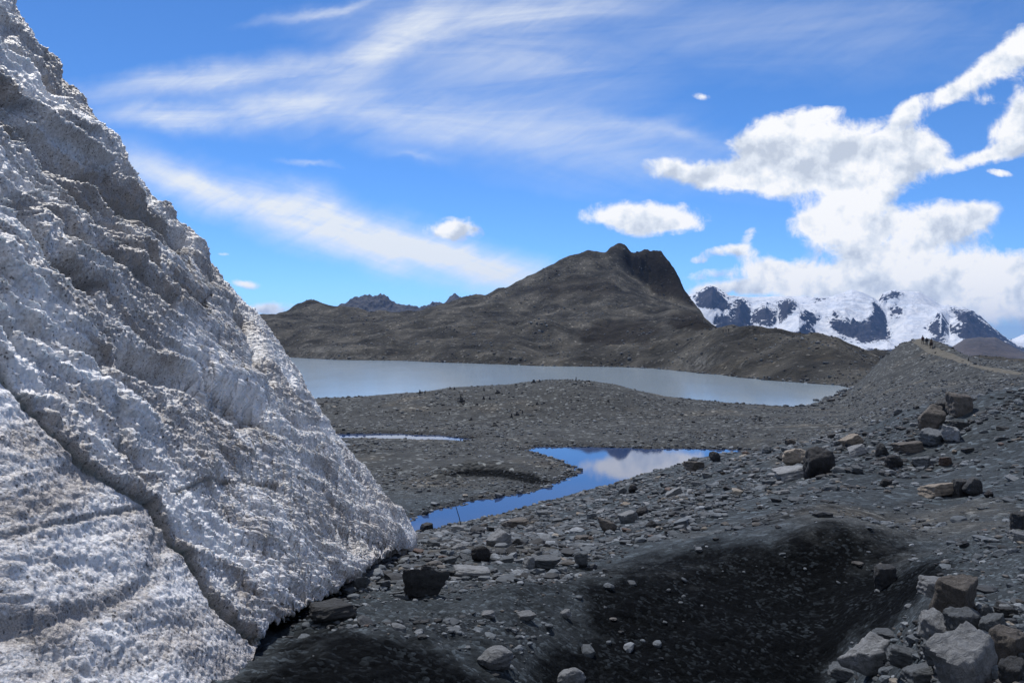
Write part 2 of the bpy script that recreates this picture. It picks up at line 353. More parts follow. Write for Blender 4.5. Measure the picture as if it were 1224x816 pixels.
def mat_ice():
    m, t, b = material('glacier_ice')
    pos = t.new('ShaderNodeNewGeometry').outputs['Position']
    dirt = t.attr('dirt'); 
    big = t.noise(pos, .55, 7, .62, .3); med = t.noise(pos, 3.2, 6, .7); fine = t.noise(pos, 38, 4, .7); vf = t.noise(pos, 120, 2, .6)
    snow = t.ramp(med, (.3, (.70, .71, .735)), (.7, (.84, .85, .87)))
    brown = t.ramp(vf, (.3, (.12, .105, .095)), (.6, (.36, .33, .31)))
    d = t.math('ADD', t.math('MULTIPLY', t.mrange(big, .36, .62), .62), dirt)
    d = t.math('ADD', d, t.math('MULTIPLY', t.math('SUBTRACT', fine, .5), 1.7))
    d = t.math('ADD', d, t.math('MULTIPLY', t.math('SUBTRACT', med, .5), .9))
    f = t.mrange(d, .15, .85, 0, .9)
    c = t.mixc(f, snow, brown)
    sp = t.sepx(t.voro(pos, 75))[0]
    grit = t.math('MULTIPLY', t.mrange(sp, .93, .97), t.mrange(d, .0, .5, .10, .8))
    c = t.mixc(grit, c, (.03, .028, .028, 1))
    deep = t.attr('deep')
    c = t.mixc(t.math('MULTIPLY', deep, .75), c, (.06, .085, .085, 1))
    setb(t, b, Base_Color=c, Roughness=.5); b.inputs['Specular IOR Level'].default_value = .4
    b.inputs['Subsurface Weight'].default_value = .45; b.inputs['Subsurface Radius'].default_value = (.8, .95, 1.); b.inputs['Subsurface Scale'].default_value = .035
    cell = t.voro(pos, 42, out='Distance'); cell2 = t.voro(pos, 17, out='Distance')
    h = t.math('ADD', t.math('MULTIPLY', cell, -.014), t.math('MULTIPLY', cell2, -.018))
    h = t.math('ADD', h, t.math('MULTIPLY', fine, .018)); h = t.math('ADD', h, t.math('MULTIPLY', vf, .006))
    t.put(b.inputs['Normal'], t.bump(h, .6, 1.))
    return m
def mat_water(name, base, rough, bumps, bscale, stretch=(1, 1, 1)):
    m, t, b = material(name)
    pos = t.new('ShaderNodeNewGeometry').outputs['Position']
    mp = t.new('ShaderNodeMapping'); t.put(mp.inputs[0], pos); mp.inputs['Scale'].default_value = stretch
    n = t.noise(mp.outputs[0], bscale, 3, .5)
    big = t.noise(mp.outputs[0], bscale*.06, 3, .5)
    setb(t, b, Base_Color=base, Roughness=t.mrange(big, .35, .65, rough*.96, rough*1.04), IOR=1.333)
    t.put(b.inputs['Normal'], t.bump(n, bumps, .02))
    return m
def mat_mountain():
    m, t, b = material('snow_and_rock')
    pos = t.new('ShaderNodeNewGeometry').outputs['Position']; 
    s = t.attr('snow')
    n = t.noise(pos, .008, 9, .72, .6); n2 = t.noise(pos, .045, 5, .75)
    nz = t.sepx(t.new('ShaderNodeNewGeometry').outputs['Normal'])[2]
    v = t.math('ADD', s, t.math('MULTIPLY', t.math('SUBTRACT', n, .5), 1.5))
    v = t.math('ADD', v, t.math('MULTIPLY', t.math('SUBTRACT', n2, .5), 1.3))
    v = t.math('ADD', v, t.math('MULTIPLY', t.math('SUBTRACT', nz, .74), 1.3))
    f = t.mrange(v, .45, .53)
    rock = t.ramp(n2, (.3, (.012, .015, .028)), (.7, (.046, .043, .055)))
    sn = t.ramp(n, (.32, (.58, .66, .78)), (.6, (.82, .85, .90)))
    setb(t, b, Base_Color=t.mixc(f, rock, sn), Roughness=.8); b.inputs['Specular IOR Level'].default_value = .1
    t.put(b.inputs['Normal'], t.bump(t.math('ADD', t.math('MULTIPLY', n2, 9.), t.math('MULTIPLY', n, 25.)), .9, 1.))
    return m
def mat_plain(name, c, rough=.8, spec=.3, scale=8., var=.25, metallic=0.):
    m, t, b = material(name)
    tc = t.new('ShaderNodeTexCoord').outputs['Object']
    n = t.noise(tc, scale, 5, .6); v = t.mrange(n, .3, .7, 1-var, 1+var)
    setb(t, b, Base_Color=t.mixc(1., (*c, 1), v, 'MULTIPLY'), Roughness=rough, Metallic=metallic)
    b.inputs['Specular IOR Level'].default_value = spec
    t.put(b.inputs['Normal'], t.bump(n, .3, .02)); return m
def mat_hill():
    m, t, b = material('brown_hill')
    pos = t.new('ShaderNodeNewGeometry').outputs['Position']
    n = t.noise(pos, .006, 8, .65); n2 = t.noise(pos, .05, 5, .7)
    c = t.ramp(n, (.3, (.025, .024, .026)), (.55, (.060, .047, .040)), (.75, (.10, .078, .06)))
    setb(t, b, Base_Color=t.mixc(1., c, t.mrange(n2, .3, .7, .7, 1.3), 'MULTIPLY'), Roughness=.9)
    t.put(b.inputs['Normal'], t.bump(t.math('MULTIPLY', n2, 8.), .8, 1.)); return m
def mat_crag():
    m, t, b = material('dark_crag')
    pos = t.new('ShaderNodeNewGeometry').outputs['Position']
    n = t.noise(pos, .03, 8, .7)
    c = t.ramp(n, (.3, (.012, .015, .026)), (.7, (.035, .036, .048)))
    sn = t.mrange(t.math('ADD', t.noise(pos, .02, 7, .75), t.math('MULTIPLY', t.attr('snow'), .2)), .70, .74)
    setb(t, b, Base_Color=t.mixc(sn, c, (.75, .78, .82, 1)), Roughness=.9)
    t.put(b.inputs['Normal'], t.bump(t.math('MULTIPLY', n, 10.), .8, 1.)); return m
M = dict(ground=mat_ground(), rock=mat_rock('slate_boulder', 'obj'), stones=mat_rock('loose_slate', 'attr'), ice=mat_ice(),
         lake=mat_water('milky_lake_water', (.26, .33, .39, 1), .14, .004, 1.2, (1, .5, 1)),
         pond=mat_water('clear_pond_water', (.03, .06, .15, 1), .02, .03, 3.),
         mountain=mat_mountain(), hill=mat_hill(), crag=mat_crag())

# ------------------------------------------------------------------ the ground, one sheet to the horizon
def build_ground():
    t0, t1 = math.atan((-40-CX)/F), math.atan((1264-CX)/F)
    front = np.arctan((np.arange(-40, 1264.1, 1.15)-CX)/F)
    right = np.linspace(t1, math.pi, 90)[1:]; left = np.linspace(-math.pi, t0, 90)[:-1]
    th = np.concatenate([left, front, right])
    L = [np.linspace(math.log(.5), math.log(3.5), 22)[:-1], np.arange(math.log(3.5), math.log(1050), .0047), np.linspace(math.log(1050), math.log(24000), 60)]
    D = np.exp(np.concatenate(L))
    tc = np.clip(th, -.74, .74); rr = D[:, None]/np.cos(tc)[None]
    x = rr*np.sin(th)[None]; y = rr*np.cos(th)[None]
    z = height(x.ravel(), y.ravel()).reshape(x.shape)
    V = np.stack([x, y, z], -1).reshape(-1, 3)
    V = np.vstack([V, [0, 0, z[0].mean()]])
    nr, nc = x.shape
    Q = grid_quads(nr, nc)
    DD = np.repeat(D, nc); X, Y, Zz = V[:-1].T
    px = CX+F*X/np.maximum(Y, .3); py = CY-F*(Zz-ZC)/np.maximum(Y, .3)
    wx = px+40*pn2(X/1.6, Y/1.6, 71)+18*pn2(X/.5, Y/.5, 72); wy = py+32*pn2(X/1.6, Y/1.6, 73)+16*pn2(X/.5, Y/.5, 74)
    wet_shade = np.zeros(len(X)); sel = (DD < 17) & (Y > .5)
    for poly, soft in (([(250, 900), (300, 782), (340, 757), (420, 750), (500, 766), (560, 792), (620, 900)], 45),
                       ([(620, 900), (650, 790), (680, 730), (698, 692), (760, 672), (860, 658), (930, 636), (985, 629), (1030, 644), (1080, 655), (1120, 684), (1112, 722), (1075, 745), (1030, 775), (960, 900)], 75)):
        d = polydist(wx[sel], wy[sel], poly, True)
        wet_shade[sel] = np.maximum(wet_shade[sel], 1-sstep(-soft, soft, d))
    # grey-black damp ground between the two patches
    sel2 = (DD < 13) & (Y > .5)
    d = polydist(wx[sel2], wy[sel2], [(440, 900), (440, 735), (520, 705), (700, 675), (720, 900)], True)
    wet_shade[sel2] = np.maximum(wet_shade[sel2], .46*(1-sstep(-40, 40, d)))
    for ln, wd in (([(330, 745), (410, 712), (470, 672), (500, 655)], 15),):  # shade of the gap under the ice lip, painted onto the gravel
        d = polydist(px[sel2], py[sel2], ln); wet_shade[sel2] = np.maximum(wet_shade[sel2], .9*(1-sstep(wd*.4, wd, d)))
    sb = (DD > 58) & (DD < 78)  # shaded face of the arc bank, painted into the ground colour
    d = polydist(px[sb]+5*pn2(X[sb], Y[sb], 75), py[sb]+2*pn2(X[sb]*1.7, Y[sb]*1.7, 76), [(525, 567), (560, 560), (600, 560), (640, 566), (664, 578), (635, 579), (600, 571), (560, 570)], True)
    wet_shade[sb] = np.maximum(wet_shade[sb], .8*(1-sstep(-3, 3, d)))
    zone = sstep(7, 18, DD)+sstep(52, 66, DD); hill = sstep(185, 260, DD)
    shore = np.zeros(len(X)); pale = np.zeros(len(X))
    sel = (DD > 40) & (DD < 650)
    dd = np.minimum(polydist(X[sel], Y[sel], POND, True), polydist(X[sel], Y[sel], CHANNEL, True))
    shore[sel] = (1-sstep(0, 1.5, dd))
    dl = polydist(X[sel], Y[sel], LAKE, True); shore[sel] = np.maximum(shore[sel], 1-sstep(0, 2.5, dl))
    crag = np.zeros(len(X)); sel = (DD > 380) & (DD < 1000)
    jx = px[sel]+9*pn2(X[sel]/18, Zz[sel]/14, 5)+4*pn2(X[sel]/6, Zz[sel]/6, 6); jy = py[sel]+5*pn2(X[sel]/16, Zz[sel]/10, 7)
    for pg, st in (([(738, 296), (760, 290), (805, 290), (835, 366), (808, 360), (780, 348), (758, 328)], 1.), ([(792, 384), (806, 376), (830, 372), (860, 393), (835, 396), (810, 392)], .9), ([(726, 300), (738, 280), (756, 298), (748, 304)], .7), ([(690, 400), (720, 384), (770, 382), (790, 395), (770, 410), (700, 412)], .8), ([(630, 345), (680, 328), (735, 335), (740, 350), (660, 358)], .55)):  # cliffs are darker rock; the last two paint shade into the hollows
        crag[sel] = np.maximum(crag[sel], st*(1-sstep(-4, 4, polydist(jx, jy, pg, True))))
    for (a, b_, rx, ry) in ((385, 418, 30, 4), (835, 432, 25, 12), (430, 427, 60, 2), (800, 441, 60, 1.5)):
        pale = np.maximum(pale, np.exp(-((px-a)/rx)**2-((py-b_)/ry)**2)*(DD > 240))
    # triangle fan to the middle: use quads that share a corner pair
    cen = len(V)-1
    o = mesh_np('ground', V, Q, M['ground'], attrs=dict(wet_shade=np.append(wet_shade, 0), zone=np.append(zone, 0), hill=np.append(hill, 0), shore=np.append(shore, 0), pale=np.append(pale, 0), crag=np.append(crag, 0)))
    tag(o, kind='structure'); return o
build_ground()

def sheet(name, poly, z, mat):
    ps = np.array(poly); me = bpy.data.meshes.new(name)
    x0, y0 = ps.min(0)-6; x1, y1 = ps.max(0)+6
    me.from_pydata([(x0, y0, z), (x1, y0, z), (x1, y1, z), (x0, y1, z)], [], [(0, 1, 2, 3)]); me.materials.append(mat)
    o = bpy.data.objects.new(name, me); C.objects.link(o); return tag(o, kind='structure')
# each sheet lies inside its basin; the banks rise through its rim
def water_poly(name, poly, z, mat, grow):
    from mathutils.geometry import tessellate_polygon
    c = np.array(poly); pts = []
    n = len(c)
    area = .5*sum(c[i][0]*c[(i+1) % n][1]-c[(i+1) % n][0]*c[i][1] for i in range(n)); sg = 1 if area > 0 else -1
    for i in range(n):
        a, b, d = c[i-1], c[i], c[(i+1) % n]
        t = (b-a)/np.linalg.norm(b-a)+(d-b)/np.linalg.norm(d-b); t /= np.linalg.norm(t)
        pts.append(Vector((b[0]+sg*t[1]*grow, b[1]-sg*t[0]*grow, z)))
    tris = tessellate_polygon([pts]); me = bpy.data.meshes.new(name)
    me.from_pydata(pts, [], tris); me.materials.append(mat); me.update()
    bm_n = [p for p in me.polygons if p.normal.z < 0]
    if len(bm_n) > len(me.polygons)/2: me.flip_normals()
    o = bpy.data.objects.new(name, me); C.objects.link(o); return tag(o, kind='structure')
water_poly('lake_water', LAKE, LAKE_Z, M['lake'], 4.)
water_poly('pond_water', POND, POND_Z, M['pond'], 1.2)
water_poly('stream_water', CHANNEL, POND_Z, M['pond'], .7)

# ------------------------------------------------------------------ far mountains
def sector(name, curves, p0, p1, dp, d0, d1, nd, mat, noise_fn, smooth=3, polys=None, kind='structure'):
    L = Land(curves, p0, p1, dp, d0, d1, nd, smooth)
    px = L.px; D = np.exp(L.l0+L.dl*np.arange(nd))
    X = (px[None]-CX)/F*D[:, None]; Y = np.repeat(D[:, None], len(px), 1)
    Zb = L.T.T.copy()
    Z = Zb+noise_fn(X, Y, Zb, px[None]+0*X)
    V = np.stack([X, Y, Z], -1).reshape(-1, 3)
    snow = np.zeros(len(V))
    if polys:
        vp = CX+F*V[:, 0]/V[:, 1]; vq = CY-F*(V[:, 2]-ZC)/V[:, 1]
        snow = polys(vp, vq, V)
    o = mesh_np(name, V, grid_quads(nd, len(px)), mat, attrs=dict(snow=snow))
    return tag(o, kind=kind)
def ridged(X, Y, lam, oc, seed, gain=.5):
    out = 0; a = 1; tot = 0
    for k in range(oc):
        out = out+a*(1-2*np.abs(pn2(X/lam, Y/lam, seed+k))); tot += a; a *= gain; lam *= .5
    return out/tot
ROCKP = [
 [(829, 352), (836, 346), (846, 341), (853, 341), (862, 348), (868, 356), (875, 364), (880, 372), (868, 372), (850, 367), (834, 364)],
 [(858, 378), (876, 376), (875, 362), (882, 358), (894, 361), (896, 374), (899, 388), (908, 402), (880, 404), (862, 400), (850, 392)],
 [(897, 378), (908, 368), (918, 366), (928, 372), (930, 382), (920, 390), (905, 386)],
 [(929, 362), (940, 356), (950, 360), (951, 370), (940, 378), (930, 374)],
 [(946, 404), (957, 394), (963, 389), (970, 395), (974, 404)],
 [(955, 374), (972, 373), (980, 382), (970, 386), (958, 382)],
 [(986, 382), (1000, 377), (1012, 383), (1033, 382), (1042, 378), (1043, 360), (1050, 366), (1056, 382), (1066, 402), (1064, 410), (1030, 412), (1005, 404), (996, 396)],
 [(1051, 366), (1055, 354), (1066, 347), (1082, 350), (1077, 355), (1061, 357)],
 [(1062, 368), (1072, 366), (1081, 372), (1080, 377), (1065, 380)],
 [(1106, 393), (1122, 377), (1126, 388), (1132, 405), (1142, 420), (1110, 416), (1112, 404)],
 [(1132, 367), (1160, 369), (1176, 382), (1192, 395), (1222, 414), (1213, 424), (1160, 420), (1143, 400), (1134, 393), (1150, 387), (1143, 380)],
 [(955, 356), (966, 354), (964, 357)], [(972, 359), (990, 356), (986, 360), (974, 361)], [(1000, 356), (1012, 350), (1008, 356)]]
def snowmask(vp, vq, V):
    d = np.full(len(vp), 1e9)
    for p in ROCKP: d = np.minimum(d, polydist(vp, vq, p, True))
    s = sstep(-11, 9., d)*.78+.10
    low = sstep(412, 420, vq)*sstep(900, 940, vp)
    return np.clip(s*1.1-.12-.9*low, 0, 1.1)
RANGE = [
 Zc((780, 4000, -130)),
 Zc((780, 4500, -95), (900, 4500, -85), (1224, 4500, -95)),
 P((780, 5000, 408), (860, 5000, 403), (900, 5000, 407), (928, 5000, 402), (955, 5000, 381), (975, 5000, 401), (1020, 5000, 410), (1060, 5000, 408), (1100, 5000, 414), (1140, 5000, 412), (1200, 5000, 419), (1320, 5000, 415)),
 P((780, 5500, 380), (830, 5500, 366), (851, 5500, 345), (866, 5500, 360), (885, 5500, 362), (897, 5500, 380), (915, 5500, 370), (930, 5500, 380), (942, 5500, 362), (960, 5500, 372), (990, 5500, 378), (1010, 5500, 372), (1040, 5500, 378), (1060, 5500, 402), (1080, 5500, 392), (1110, 5500, 390), (1125, 5500, 379), (1135, 5500, 392), (1155, 5500, 376), (1175, 5500, 388), (1200, 5500, 408), (1224, 5500, 420), (1320, 5500, 415)),
 P((780, 6000, 372), (825, 6000, 362), (851, 6000, 350), (900, 6000, 366), (960, 6000, 364), (1020, 6000, 360), (1045, 6000, 364), (1060, 6000, 376), (1090, 6000, 368), (1130, 6000, 371), (1180, 6000, 392), (1224, 6000, 425), (1320, 6000, 415)),
 P((780, 6400, 352), (815, 6400, 349), (822, 6400, 352), (832, 6400, 350), (848, 6400, 341), (860, 6400, 347), (868, 6400, 358), (884, 6400, 356), (915, 6400, 356), (940, 6400, 355), (955, 6400, 357), (990, 6400, 356), (1005, 6400, 351), (1018, 6400, 347), (1030, 6400, 350), (1042, 6400, 356), (1050, 6400, 361), (1056, 6400, 352), (1070, 6400, 347), (1085, 6400, 349), (1098, 6400, 349), (1112, 6400, 357), (1124, 6400, 366), (1140, 6400, 367), (1160, 6400, 370), (1172, 6400, 377), (1182, 6400, 388), (1192, 6400, 396), (1205, 6400, 407), (1214, 6400, 420), (1224, 6400, 424), (1320, 6400, 420)),
 P((780, 7200, 400), (1100, 7200, 400), (1195, 7200, 414), (1205, 7200, 408), (1224, 7200, 400), (1245, 7200, 394), (1280, 7200, 402), (1320, 7200, 408)),
 Zc((780, 8500, -130)), ]
def nf_range(X, Y, Z, px):
    hgt = np.clip((Z+90)/200, 0, 1.5)
    rk = np.zeros_like(X)
    vq = CY-F*(Z-ZC)/Y
    for p in ROCKP: rk = np.maximum(rk, 1-sstep(-1, 5, polydist(px, vq, p, True)))
    n = ridged(X, Y*.6, 420, 7, 80, .56)*34*hgt+(ridged(X, Y*.7, 130, 6, 90, .58)-.33)*(9+36*rk)*np.clip(hgt, .3, 1)
    crest = np.exp(-((Y-6400)/260)**2)
    return (n-12*hgt)*(1-.62*crest)+crest*rk*8*pn2(X/26, Y/60, 97)
sector('snowy_mountain', RANGE, 780, 1320, .7, 4000, 8500, 560, M['mountain'], nf_range, 3, snowmask)
BH = [Zc((1080, 2400, -150)), P((1080, 2700, 445), (1140, 2700, 432), (1224, 2700, 437), (1320, 2700, 440)),
      P((1080, 3000, 440), (1120, 3000, 428), (1140, 3000, 414), (1152, 3000, 406), (1170, 3000, 402), (1190, 3000, 404), (1205, 3000, 412), (1224, 3000, 421), (1260, 3000, 428), (1320, 3000, 432)),
      Zc((1080, 3500, -160))]
sector('brown_hill', BH, 1080, 1320, 1., 2400, 3500, 160, M['hill'], lambda X, Y, Z, px: ridged(X, Y, 260, 6, 60)*13-5, 5)
CR = [Zc((380, 2900, -120)), P((380, 3200, 385), (570, 3200, 385)),
      P((380, 3500, 378), (400, 3500, 372), (408, 3500, 366), (414, 3500, 365), (420, 3500, 361), (426, 3500, 358), (434, 3500, 357), (440, 3500, 355), (446, 3500, 356), (452, 3500, 356), (455, 3500, 353), (459, 3500, 354), (463, 3500, 358), (470, 3500, 364), (478, 3500, 367), (492, 3500, 368), (505, 3500, 369), (513, 3500, 367), (518, 3500, 364), (525, 3500, 364), (530, 3500, 366), (537, 3500, 358), (543, 3500, 354), (548, 3500, 357), (560, 3500, 364), (580, 3500, 376)),
      Zc((380, 3900, -120))]
sector('jagged_crag', CR, 380, 580, .6, 2900, 3900, 260, M['crag'], lambda X, Y, Z, px: ((ridged(X, Y, 110, 6, 65, .6)-.3)*26+6*pn2(X/14, Y/40, 68))*np.clip((Z+30)/90, 0, 1), 1,
       lambda a, b_, V: np.zeros(len(V)))

# ------------------------------------------------------------------ glacier front
def build_ice():
    def U(px, py, D): return ((px-CX)/F*D, D, ZC-(py-CY)/F*D)
    B = [U(498, 650, 14), U(470, 668, 12), U(440, 690, 10.5), U(400, 722, 8.9), U(350, 755, 7.5), U(312, 772, 6.7), U(288, 822, 5.7), U(240, 900, 4.7), U(100, 1050, 3.6), (-2.9, 1.8, 9.9), (-3.2, -1, 10.1), (-4.4, -7, 10)]
    K = [U(500, 641, 14.05), U(469, 602, 14.5), U(424, 550, 14.8), U(350, 442, 14.8), U(251, 322, 14.6), U(151, 204, 14.3), U(58, 82, 14), U(4, 0, 13.7), U(-150, -250, 12.5), (-11, 10, 21), (-11.5, 5, 20.5), (-12, -5, 19)]
    # extra silhouette knots between the pairs
    s_k = [0, .5, 1, 1.5, 2, 2.5, 3, 3.5, 4, 4.5, 5, 5.5, 6, 7, 8, 9, 10, 11]
    Kf = {0.5: U(489, 622, 14.3), 1.5: U(447, 574, 14.7), 2.5: U(384, 495, 14.8), 3.5: U(302, 372, 14.7), 4.5: U(192, 255, 14.4), 5.5: U(102, 130, 14.1)}
    Kp = np.array([Kf.get(s, K[int(s)] if s == int(s) else None) for s in s_k], float)
    nc, nt = 1150, 1000
    sv = np.concatenate([np.linspace(0, 8, nc-90), np.linspace(8, 11, 91)[1:]])
    Bp = np.array(B, float)
    bi = np.stack([np.interp(sv, np.arange(12), Bp[:, k]) for k in range(3)], 1)
    ki = np.stack([np.interp(sv, s_k, Kp[:, k]) for k in range(3)], 1)
    tv = np.linspace(0, 1, nt)
    face = bi[None]*(1-tv)[:, None, None]+ki[None]*tv[:, None, None]
    out = ki-bi; hz = out[:, :2]/np.maximum(np.linalg.norm(out[:, :2], axis=1), .3)[:, None]
    nrm0 = np.stack([-hz[:, 0]*.62, -hz[:, 1]*.62, np.full(len(hz), .78)], 1)
    ln = np.linalg.norm(out, axis=1)
    bi = bi.copy(); lift = .16*sstep(.3, 1.2, sv)*(1-sstep(4.6, 5.6, sv))*(1+.5*pn2(sv*2.3, sv*0)+.35*pn2(sv*9, sv*0+3)+.25*pn2(sv*26, sv*0+7)); bi[:, 2] += lift; bi[:, :2] -= 0*lift[:, None]
    face = bi[None]*(1-tv)[:, None, None]+ki[None]*tv[:, None, None]
    face += (np.sin(np.pi*tv)**1*1.0)[:, None, None]*(nrm0*np.minimum(ln*.035, .28)[:, None])[None]
    # back of the ridge
    dirb = np.stack([hz[:, 0]*.55-.25, np.abs(hz[:, 1])*.6+.5], 1)
    rows = []
    sc = np.clip(ln/3, .15, 1)[:, None]
    for k, (h, dz) in enumerate([(.12, -.02), (.3, -.12), (.6, -.4), (1.2, -1.1), (2.4, -2.8), (4.5, -6), (7, -11)]):
        rows.append(np.concatenate([ki[:, :2]+dirb*h*sc, ki[:, 2:]+dz*sc], 1))
    # underside: the lower lip hangs free of the ground
    lip = []
    for k, (h, dz) in enumerate([(1.6, -2.0), (.9, -.6), (.55, -.12), (.25, .02), (.08, 0.0)]):
        lip.append(np.concatenate([bi[:, :2]+hz*h*sc, bi[:, 2:]+dz*sc], 1))
    G = np.concatenate([np.array(lip), face, np.array(rows)], 0)
    nr = G.shape[0]; m0 = len(lip); m1 = m0+nt
    du = np.gradient(G, axis=1); dv = np.gradient(G, axis=0)
    N = np.cross(du, dv); N /= np.maximum(np.linalg.norm(N, axis=2), 1e-9)[..., None]
    ref = nrm0[None]; 
    if np.sum(N[m0:m1]*ref) < 0: N = -N
    # soften normals
    V = G.reshape(-1, 3); Nn = N.reshape(-1, 3)
    fx = CX+F*V[:, 0]/np.maximum(V[:, 1], .4); fy = CY-F*(V[:, 2]-ZC)/np.maximum(V[:, 1], .4)
    fx = np.clip(fx, -1500, 1500); fy = np.clip(fy, -1500, 2500)
    wx = fx+14*pn2(fx/90, fy/90, 1)+5*pn2(fx/28, fy/28, 2); wy = fy+14*pn2(fx/90, fy/90, 3)+5*pn2(fx/28, fy/28, 4)
    G1 = [(-300, 60), (-100, 300), (-50, 375), (0, 440), (60, 520), (120, 570), (180, 604), (215, 655), (240, 690), (275, 735), (312, 766)]
    lx = fx*.7+wx*.3; ly = fy*.7+wy*.3
    above = sstep(-6, 6, np.interp(lx, [p[0] for p in G1], [p[1] for p in G1])-ly)
    an = R(40); a = np.cos(an)*wx+np.sin(an)*wy; c = -np.sin(an)*wx+np.cos(an)*wy
    up = sstep(60, -90, c-140)                       # strength of the folds, most in the upper part
    d = np.zeros(len(V)); deep = np.zeros(len(V)); dirt = np.zeros(len(V))
    fold = pn2(c/26, a/260, 5); fold2 = pn2(c/11, a/120, 6)
    upper = 1-sstep(300, 520, fy+.25*fx)
    d += above*upper*(.20*(1-2*np.abs(fold))+.13*(1-2*np.abs(fold2))+.06*(1-2*np.abs(pn2(c/5., a/60, 23))))
    lowr = above*(1-upper)
    a2 = np.cos(R(33))*wx+np.sin(R(33))*wy; c2 = -np.sin(R(33))*wx+np.cos(R(33))*wy
    d += lowr*(.08*(1-2*np.abs(pn2(c2/24, a2/130, 7)))+.035*(1-2*np.abs(pn2(c2/9, a2/80, 8))))
    # bedding in the lower slab
    c3 = fy*.8+wy*.2+.14*fx+5*pn2(fx/60, fy/60, 26)
    d += (1-above)*(.012*pn2(c3/11, wx/120, 9)+.045*pn2(wx/60, wy/45, 10)+.006*pn2(c3/4, wx/60, 22))
    dirt += (1-above)*(.28*np.clip(pn2(c3/9, wx/120, 11), 0, 1)+.55*np.clip(pn2(c3/50, wx/110, 24)+.15, 0, 1))+above*(.45*np.clip(pn2(c/8, a/200, 12), 0, 1)+.5*np.clip(pn2(c/30, a/160, 25), 0, 1))
    zz = sstep(.1, .45, pn2(wx/70, wy/40, 13))*(1-above); d -= .04*zz
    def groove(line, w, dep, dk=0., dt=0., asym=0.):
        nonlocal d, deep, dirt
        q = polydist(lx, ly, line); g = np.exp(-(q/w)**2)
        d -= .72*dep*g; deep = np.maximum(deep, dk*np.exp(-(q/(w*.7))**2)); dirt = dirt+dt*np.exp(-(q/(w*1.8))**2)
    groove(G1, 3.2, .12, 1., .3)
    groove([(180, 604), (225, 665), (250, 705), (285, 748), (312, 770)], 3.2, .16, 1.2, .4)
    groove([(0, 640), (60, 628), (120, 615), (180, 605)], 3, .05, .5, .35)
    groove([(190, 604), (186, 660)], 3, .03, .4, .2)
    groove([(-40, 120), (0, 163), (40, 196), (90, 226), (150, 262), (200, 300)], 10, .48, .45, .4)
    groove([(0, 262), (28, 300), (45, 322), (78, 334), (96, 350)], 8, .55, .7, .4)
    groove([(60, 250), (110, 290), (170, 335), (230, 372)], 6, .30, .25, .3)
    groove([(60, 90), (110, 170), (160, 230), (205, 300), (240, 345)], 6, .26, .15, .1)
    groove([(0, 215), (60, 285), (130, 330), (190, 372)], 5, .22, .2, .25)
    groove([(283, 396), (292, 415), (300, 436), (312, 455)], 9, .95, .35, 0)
    groove([(150, 432), (190, 448), (230, 462), (265, 478), (290, 498)], 12, .55, .2, .1)
    groove([(228, 290), (250, 335), (280, 385)], 7, .18, .2, .2)
    groove([(200, 592), (238, 578), (275, 576)], 2.5, .04, .6, .4)
    groove([(285, 577), (330, 582)], 2.5, .03, .3, .4)
    groove([(300, 505), (345, 525), (352, 532)], 5, .10, .1, .2)
    groove([(110, 440), (135, 490), (150, 540), (175, 580)], 7, .20, .35, .2)
    groove([(0, 745), (60, 745), (110, 730), (170, 700), (200, 650)], 12, .10, .1, .25)
    groove([(-20, 760), (20, 750), (60, 790)], 22, .14, .1, .3)
    groove([(390, 640), (430, 650), (455, 655)], 9, .12, .1, .15)
    groove([(0, 395), (40, 400), (80, 420), (125, 432)], 9, .22, .1, .3)
    for line, w, h in (([(150, 330), (210, 370), (262, 420), (287, 462)], 24, .30), ([(30, 150), (100, 190), (170, 262), (225, 318), (260, 370)], 15, .24),
                       ([(-30, 270), (10, 330), (45, 385), (100, 440), (150, 510)], 26, .20), ([(120, 470), (185, 520), (240, 560)], 15, .16),
                       ([(300, 385), (335, 430), (372, 488)], 12, .12), ([(140, 640), (230, 660), (330, 640)], 18, .08), ([(60, 140), (90, 200)], 16, .12)):
        d += .55*h*np.exp(-(polydist(wx, wy, line)/w)**2)
    dirt += .38*np.exp(-(polydist(wx, wy, [(120, 340), (190, 375), (230, 350)])/26)**2)+.3*np.exp(-(polydist(wx, wy, [(170, 560), (320, 540), (380, 600)])/40)**2)+.35*np.exp(-(polydist(fx, fy, [(330, 745), (400, 705), (495, 648)])/14)**2)+.3*np.exp(-(polydist(wx, wy, [(20, 520), (70, 540)])/26)**2)
    row = np.repeat(np.arange(nr), nc); tt = (row-m0)/(nt-1)
    nearf = np.clip(V[:, 1]/10.5, .25, 1.1); d *= nearf
    d *= 1-.65*sstep(.84, 1, tt)
    # lumps and crystals, in metres
    lump = (.030*pn3(V/.55, 1)+.026*pn3(V/.27, 2))*nearf
    W = V+.05*np.stack([pn3(V/.2, 7), pn3(V/.2, 8), pn3(V/.2, 9)], 1)
    pop = .85*nearf**.5*.020*(np.abs(pn3(W/.15, 3))*2-.6)+.020*(np.abs(pn3(W/.08, 4))*2-.6)+.016*(np.abs(pn3(W/.042, 5))*2-.6)+.010*pn3(W/.022, 6)
    d += lump*(.6+.5*above)+pop*(.55+.55*above)
    row = np.repeat(np.arange(nr), nc); tt = (row-m0)/(nt-1)
    edge = sstep(0, .012, tt)*1.0
    sz = np.tile(np.clip(ln/2.5, .1, 1), nr)
    d *= (.35+.65*edge)*(1-sstep(1.003, 1.006, tt)*.7)*sz
    # keep the outline where it was measured: big folds fade toward the crest
    V2 = V+Nn*d[:, None]
    o = mesh_np('glacier', V2, grid_quads(nr, nc), M['ice'], attrs=dict(dirt=dirt, deep=deep))
    tag(o, 'tall sloping wall of grey white glacier ice with dirt bands and a dark crack', 'glacier')
build_ice()

